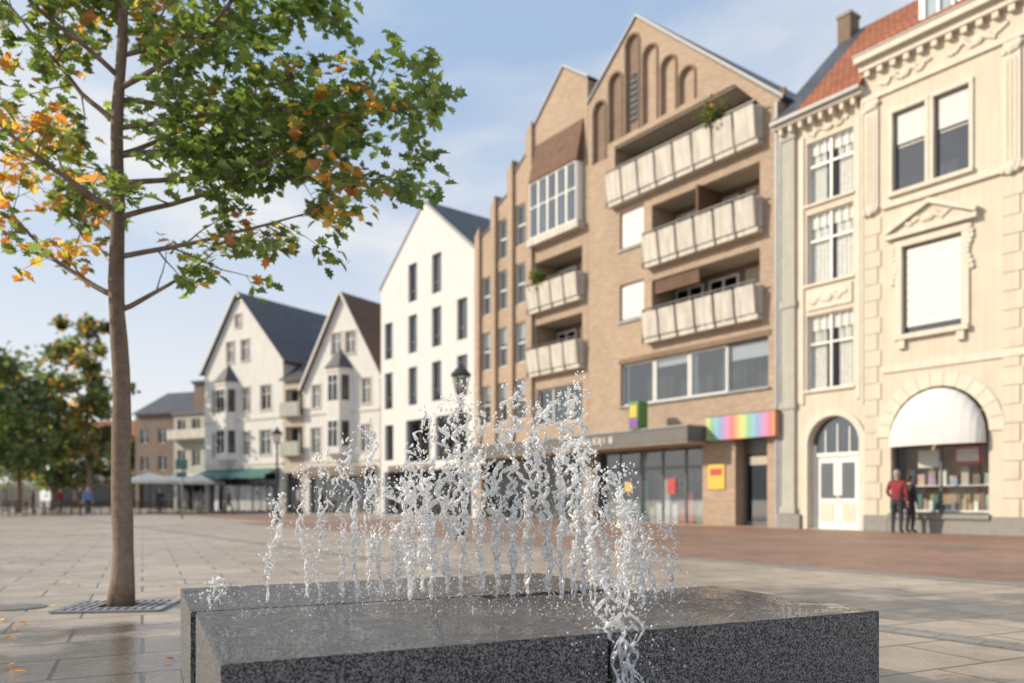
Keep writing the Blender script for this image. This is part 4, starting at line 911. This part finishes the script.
def table(x,y):
    e=empty('cafe_table',(x,y,0)); V=[];F=[]
    tube(V,F,[Vector((0,0,.72)),Vector((0,0,.75))],[.38,.38],20); tube(V,F,[Vector((0,0,.02)),Vector((0,0,.72))],[.03,.03],8)
    bx(V,F,-.3,.3,-.03,.03,0,.025); bx(V,F,-.03,.03,-.3,.3,.001,.026); mkobj('top_and_leg',V,F,[WOOD],False,e)
def chair(x,y,a):
    e=empty('cafe_chair',(x,y,0),a); V=[];F=[]
    bx(V,F,-.22,.22,-.22,.22,.43,.46)
    for sx in(-1,1):
        tube(V,F,[Vector((sx*.2,-.2,.43)),Vector((sx*.22,-.24,0))],[.014,.012],5); tube(V,F,[Vector((sx*.2,.2,0)),Vector((sx*.2,.18,.45)),Vector((sx*.2,.26,.9))],[.013,.014,.013],5)
    for z in (.6,.72,.84): bx(V,F,-.2,.2,.2+(z-.5)*.14,.215+(z-.5)*.14,z,z+.06)
    mkobj('frame',V,F,[DKMET],False,e)
for px,dp in ((150,56),(180,58),(200,60),(6,66)):
    x,y=at_px(px,dp); parasol(x,y,1.9)
for px,dp in ((60,49),(72,51),(45,50),(25,47),(140,53),(165,55),(190,56),(8,46),(110,52)):
    x,y=at_px(px,dp); table(x,y)
    for k in range(3): a=k*2.1+px; chair(x+.75*math.sin(a),y-.75*math.cos(a),a+PI)
def plant(x,y,z,rad,seed,name='balcony_plant'):
    r2=random.Random(seed); lv=Leaves()
    for i in range(260): lv.quad(Vector((r2.gauss(0,.5),r2.gauss(0,.5),r2.gauss(0,.45)))*rad,r2.uniform(.08,.16),leafcolor(r2,.03,.6),r2)
    e=empty(name,(x,y,z)); lv.make('leaves',e,LEAF)
def rl(t0,xl,off): 
    p=v_*(D+off)+r_*(t0+xl); return p.x,p.y
x,y=rl(-26.17,7.3,-.45); plant(x,y,14.95,.45,1); x,y=rl(-35.05,5.8,-.4); plant(x,y,11.35,.4,2)

# ------------------------------------------------------------------ world, sun, camera
SEL=math.radians(28); sd=Vector((-.97,.0,0)).normalized()
w=bpy.data.worlds.new("World"); sc.world=w; w.use_nodes=True; nt=w.node_tree; nt.nodes.clear()
out=nt.nodes.new('ShaderNodeOutputWorld'); sky=N(nt,'ShaderNodeTexSky'); sky.sky_type='NISHITA'; sky.sun_disc=False; sky.sun_elevation=SEL; sky.sun_rotation=math.atan2(sd.x,sd.y)%(2*PI)
sky.air_density=1.0; sky.dust_density=1.5; sky.ozone_density=1.0
bg=N(nt,'ShaderNodeBackground',Strength=.15)
tc=N(nt,'ShaderNodeTexCoord'); mp=N(nt,'ShaderNodeMapping'); mp.inputs['Scale'].default_value=(1.2,1.0,2.6); mp.inputs['Rotation'].default_value=(.2,.35,.4)
L(nt,tc.outputs['Generated'],mp.inputs['Vector']); nz=N(nt,'ShaderNodeTexNoise',Scale=1.7,Detail=8.0,Roughness=.52,Distortion=.4); L(nt,mp.outputs[0],nz.inputs['Vector'])
hb=N(nt,'ShaderNodeMix',data_type='RGBA'); hb.inputs['Factor'].default_value=.62; L(nt,sky.outputs[0],hb.inputs[6]); hb.inputs[7].default_value=(3.1,4.35,6.2,1)
cl=rng(nt,nz.outputs['Fac'],.42,.66,.08,.85)
sx=N(nt,'ShaderNodeSeparateXYZ'); L(nt,tc.outputs['Generated'],sx.inputs[0])
hz=rng(nt,sx.outputs[2],.0,.42,1.0,0.05)
mxm=N(nt,'ShaderNodeMath',operation='MAXIMUM'); L(nt,cl,mxm.inputs[0]); L(nt,hz,mxm.inputs[1])
mix=N(nt,'ShaderNodeMix',data_type='RGBA'); L(nt,mxm.outputs[0],mix.inputs['Factor']); L(nt,hb.outputs[2],mix.inputs[6]); mix.inputs[7].default_value=(6.3,6.2,6.05,1)
L(nt,mix.outputs[2],bg.inputs[0]); L(nt,bg.outputs[0],out.inputs[0])
sl=bpy.data.lights.new('sun','SUN'); sl.energy=5.0; sl.angle=math.radians(.5); sl.color=(1,.87,.68); so=bpy.data.objects.new('sun',sl); COL.objects.link(so)
dirv=Vector((sd.x*math.cos(SEL),sd.y*math.cos(SEL),math.sin(SEL))); so.rotation_euler=dirv.to_track_quat('Z','Y').to_euler()
cam=bpy.data.cameras.new('camera'); co=bpy.data.objects.new('camera',cam); COL.objects.link(co); co.location=(0,0,.95); co.rotation_euler=(PI/2,0,0)
cam.sensor_width=36; cam.lens=789/1024*36; cam.shift_y=(500-341.5)/1024; cam.clip_end=4000; cam.clip_start=.05
cam.dof.use_dof=True; cam.dof.focus_distance=3.8; cam.dof.aperture_fstop=1.35
sc.camera=co
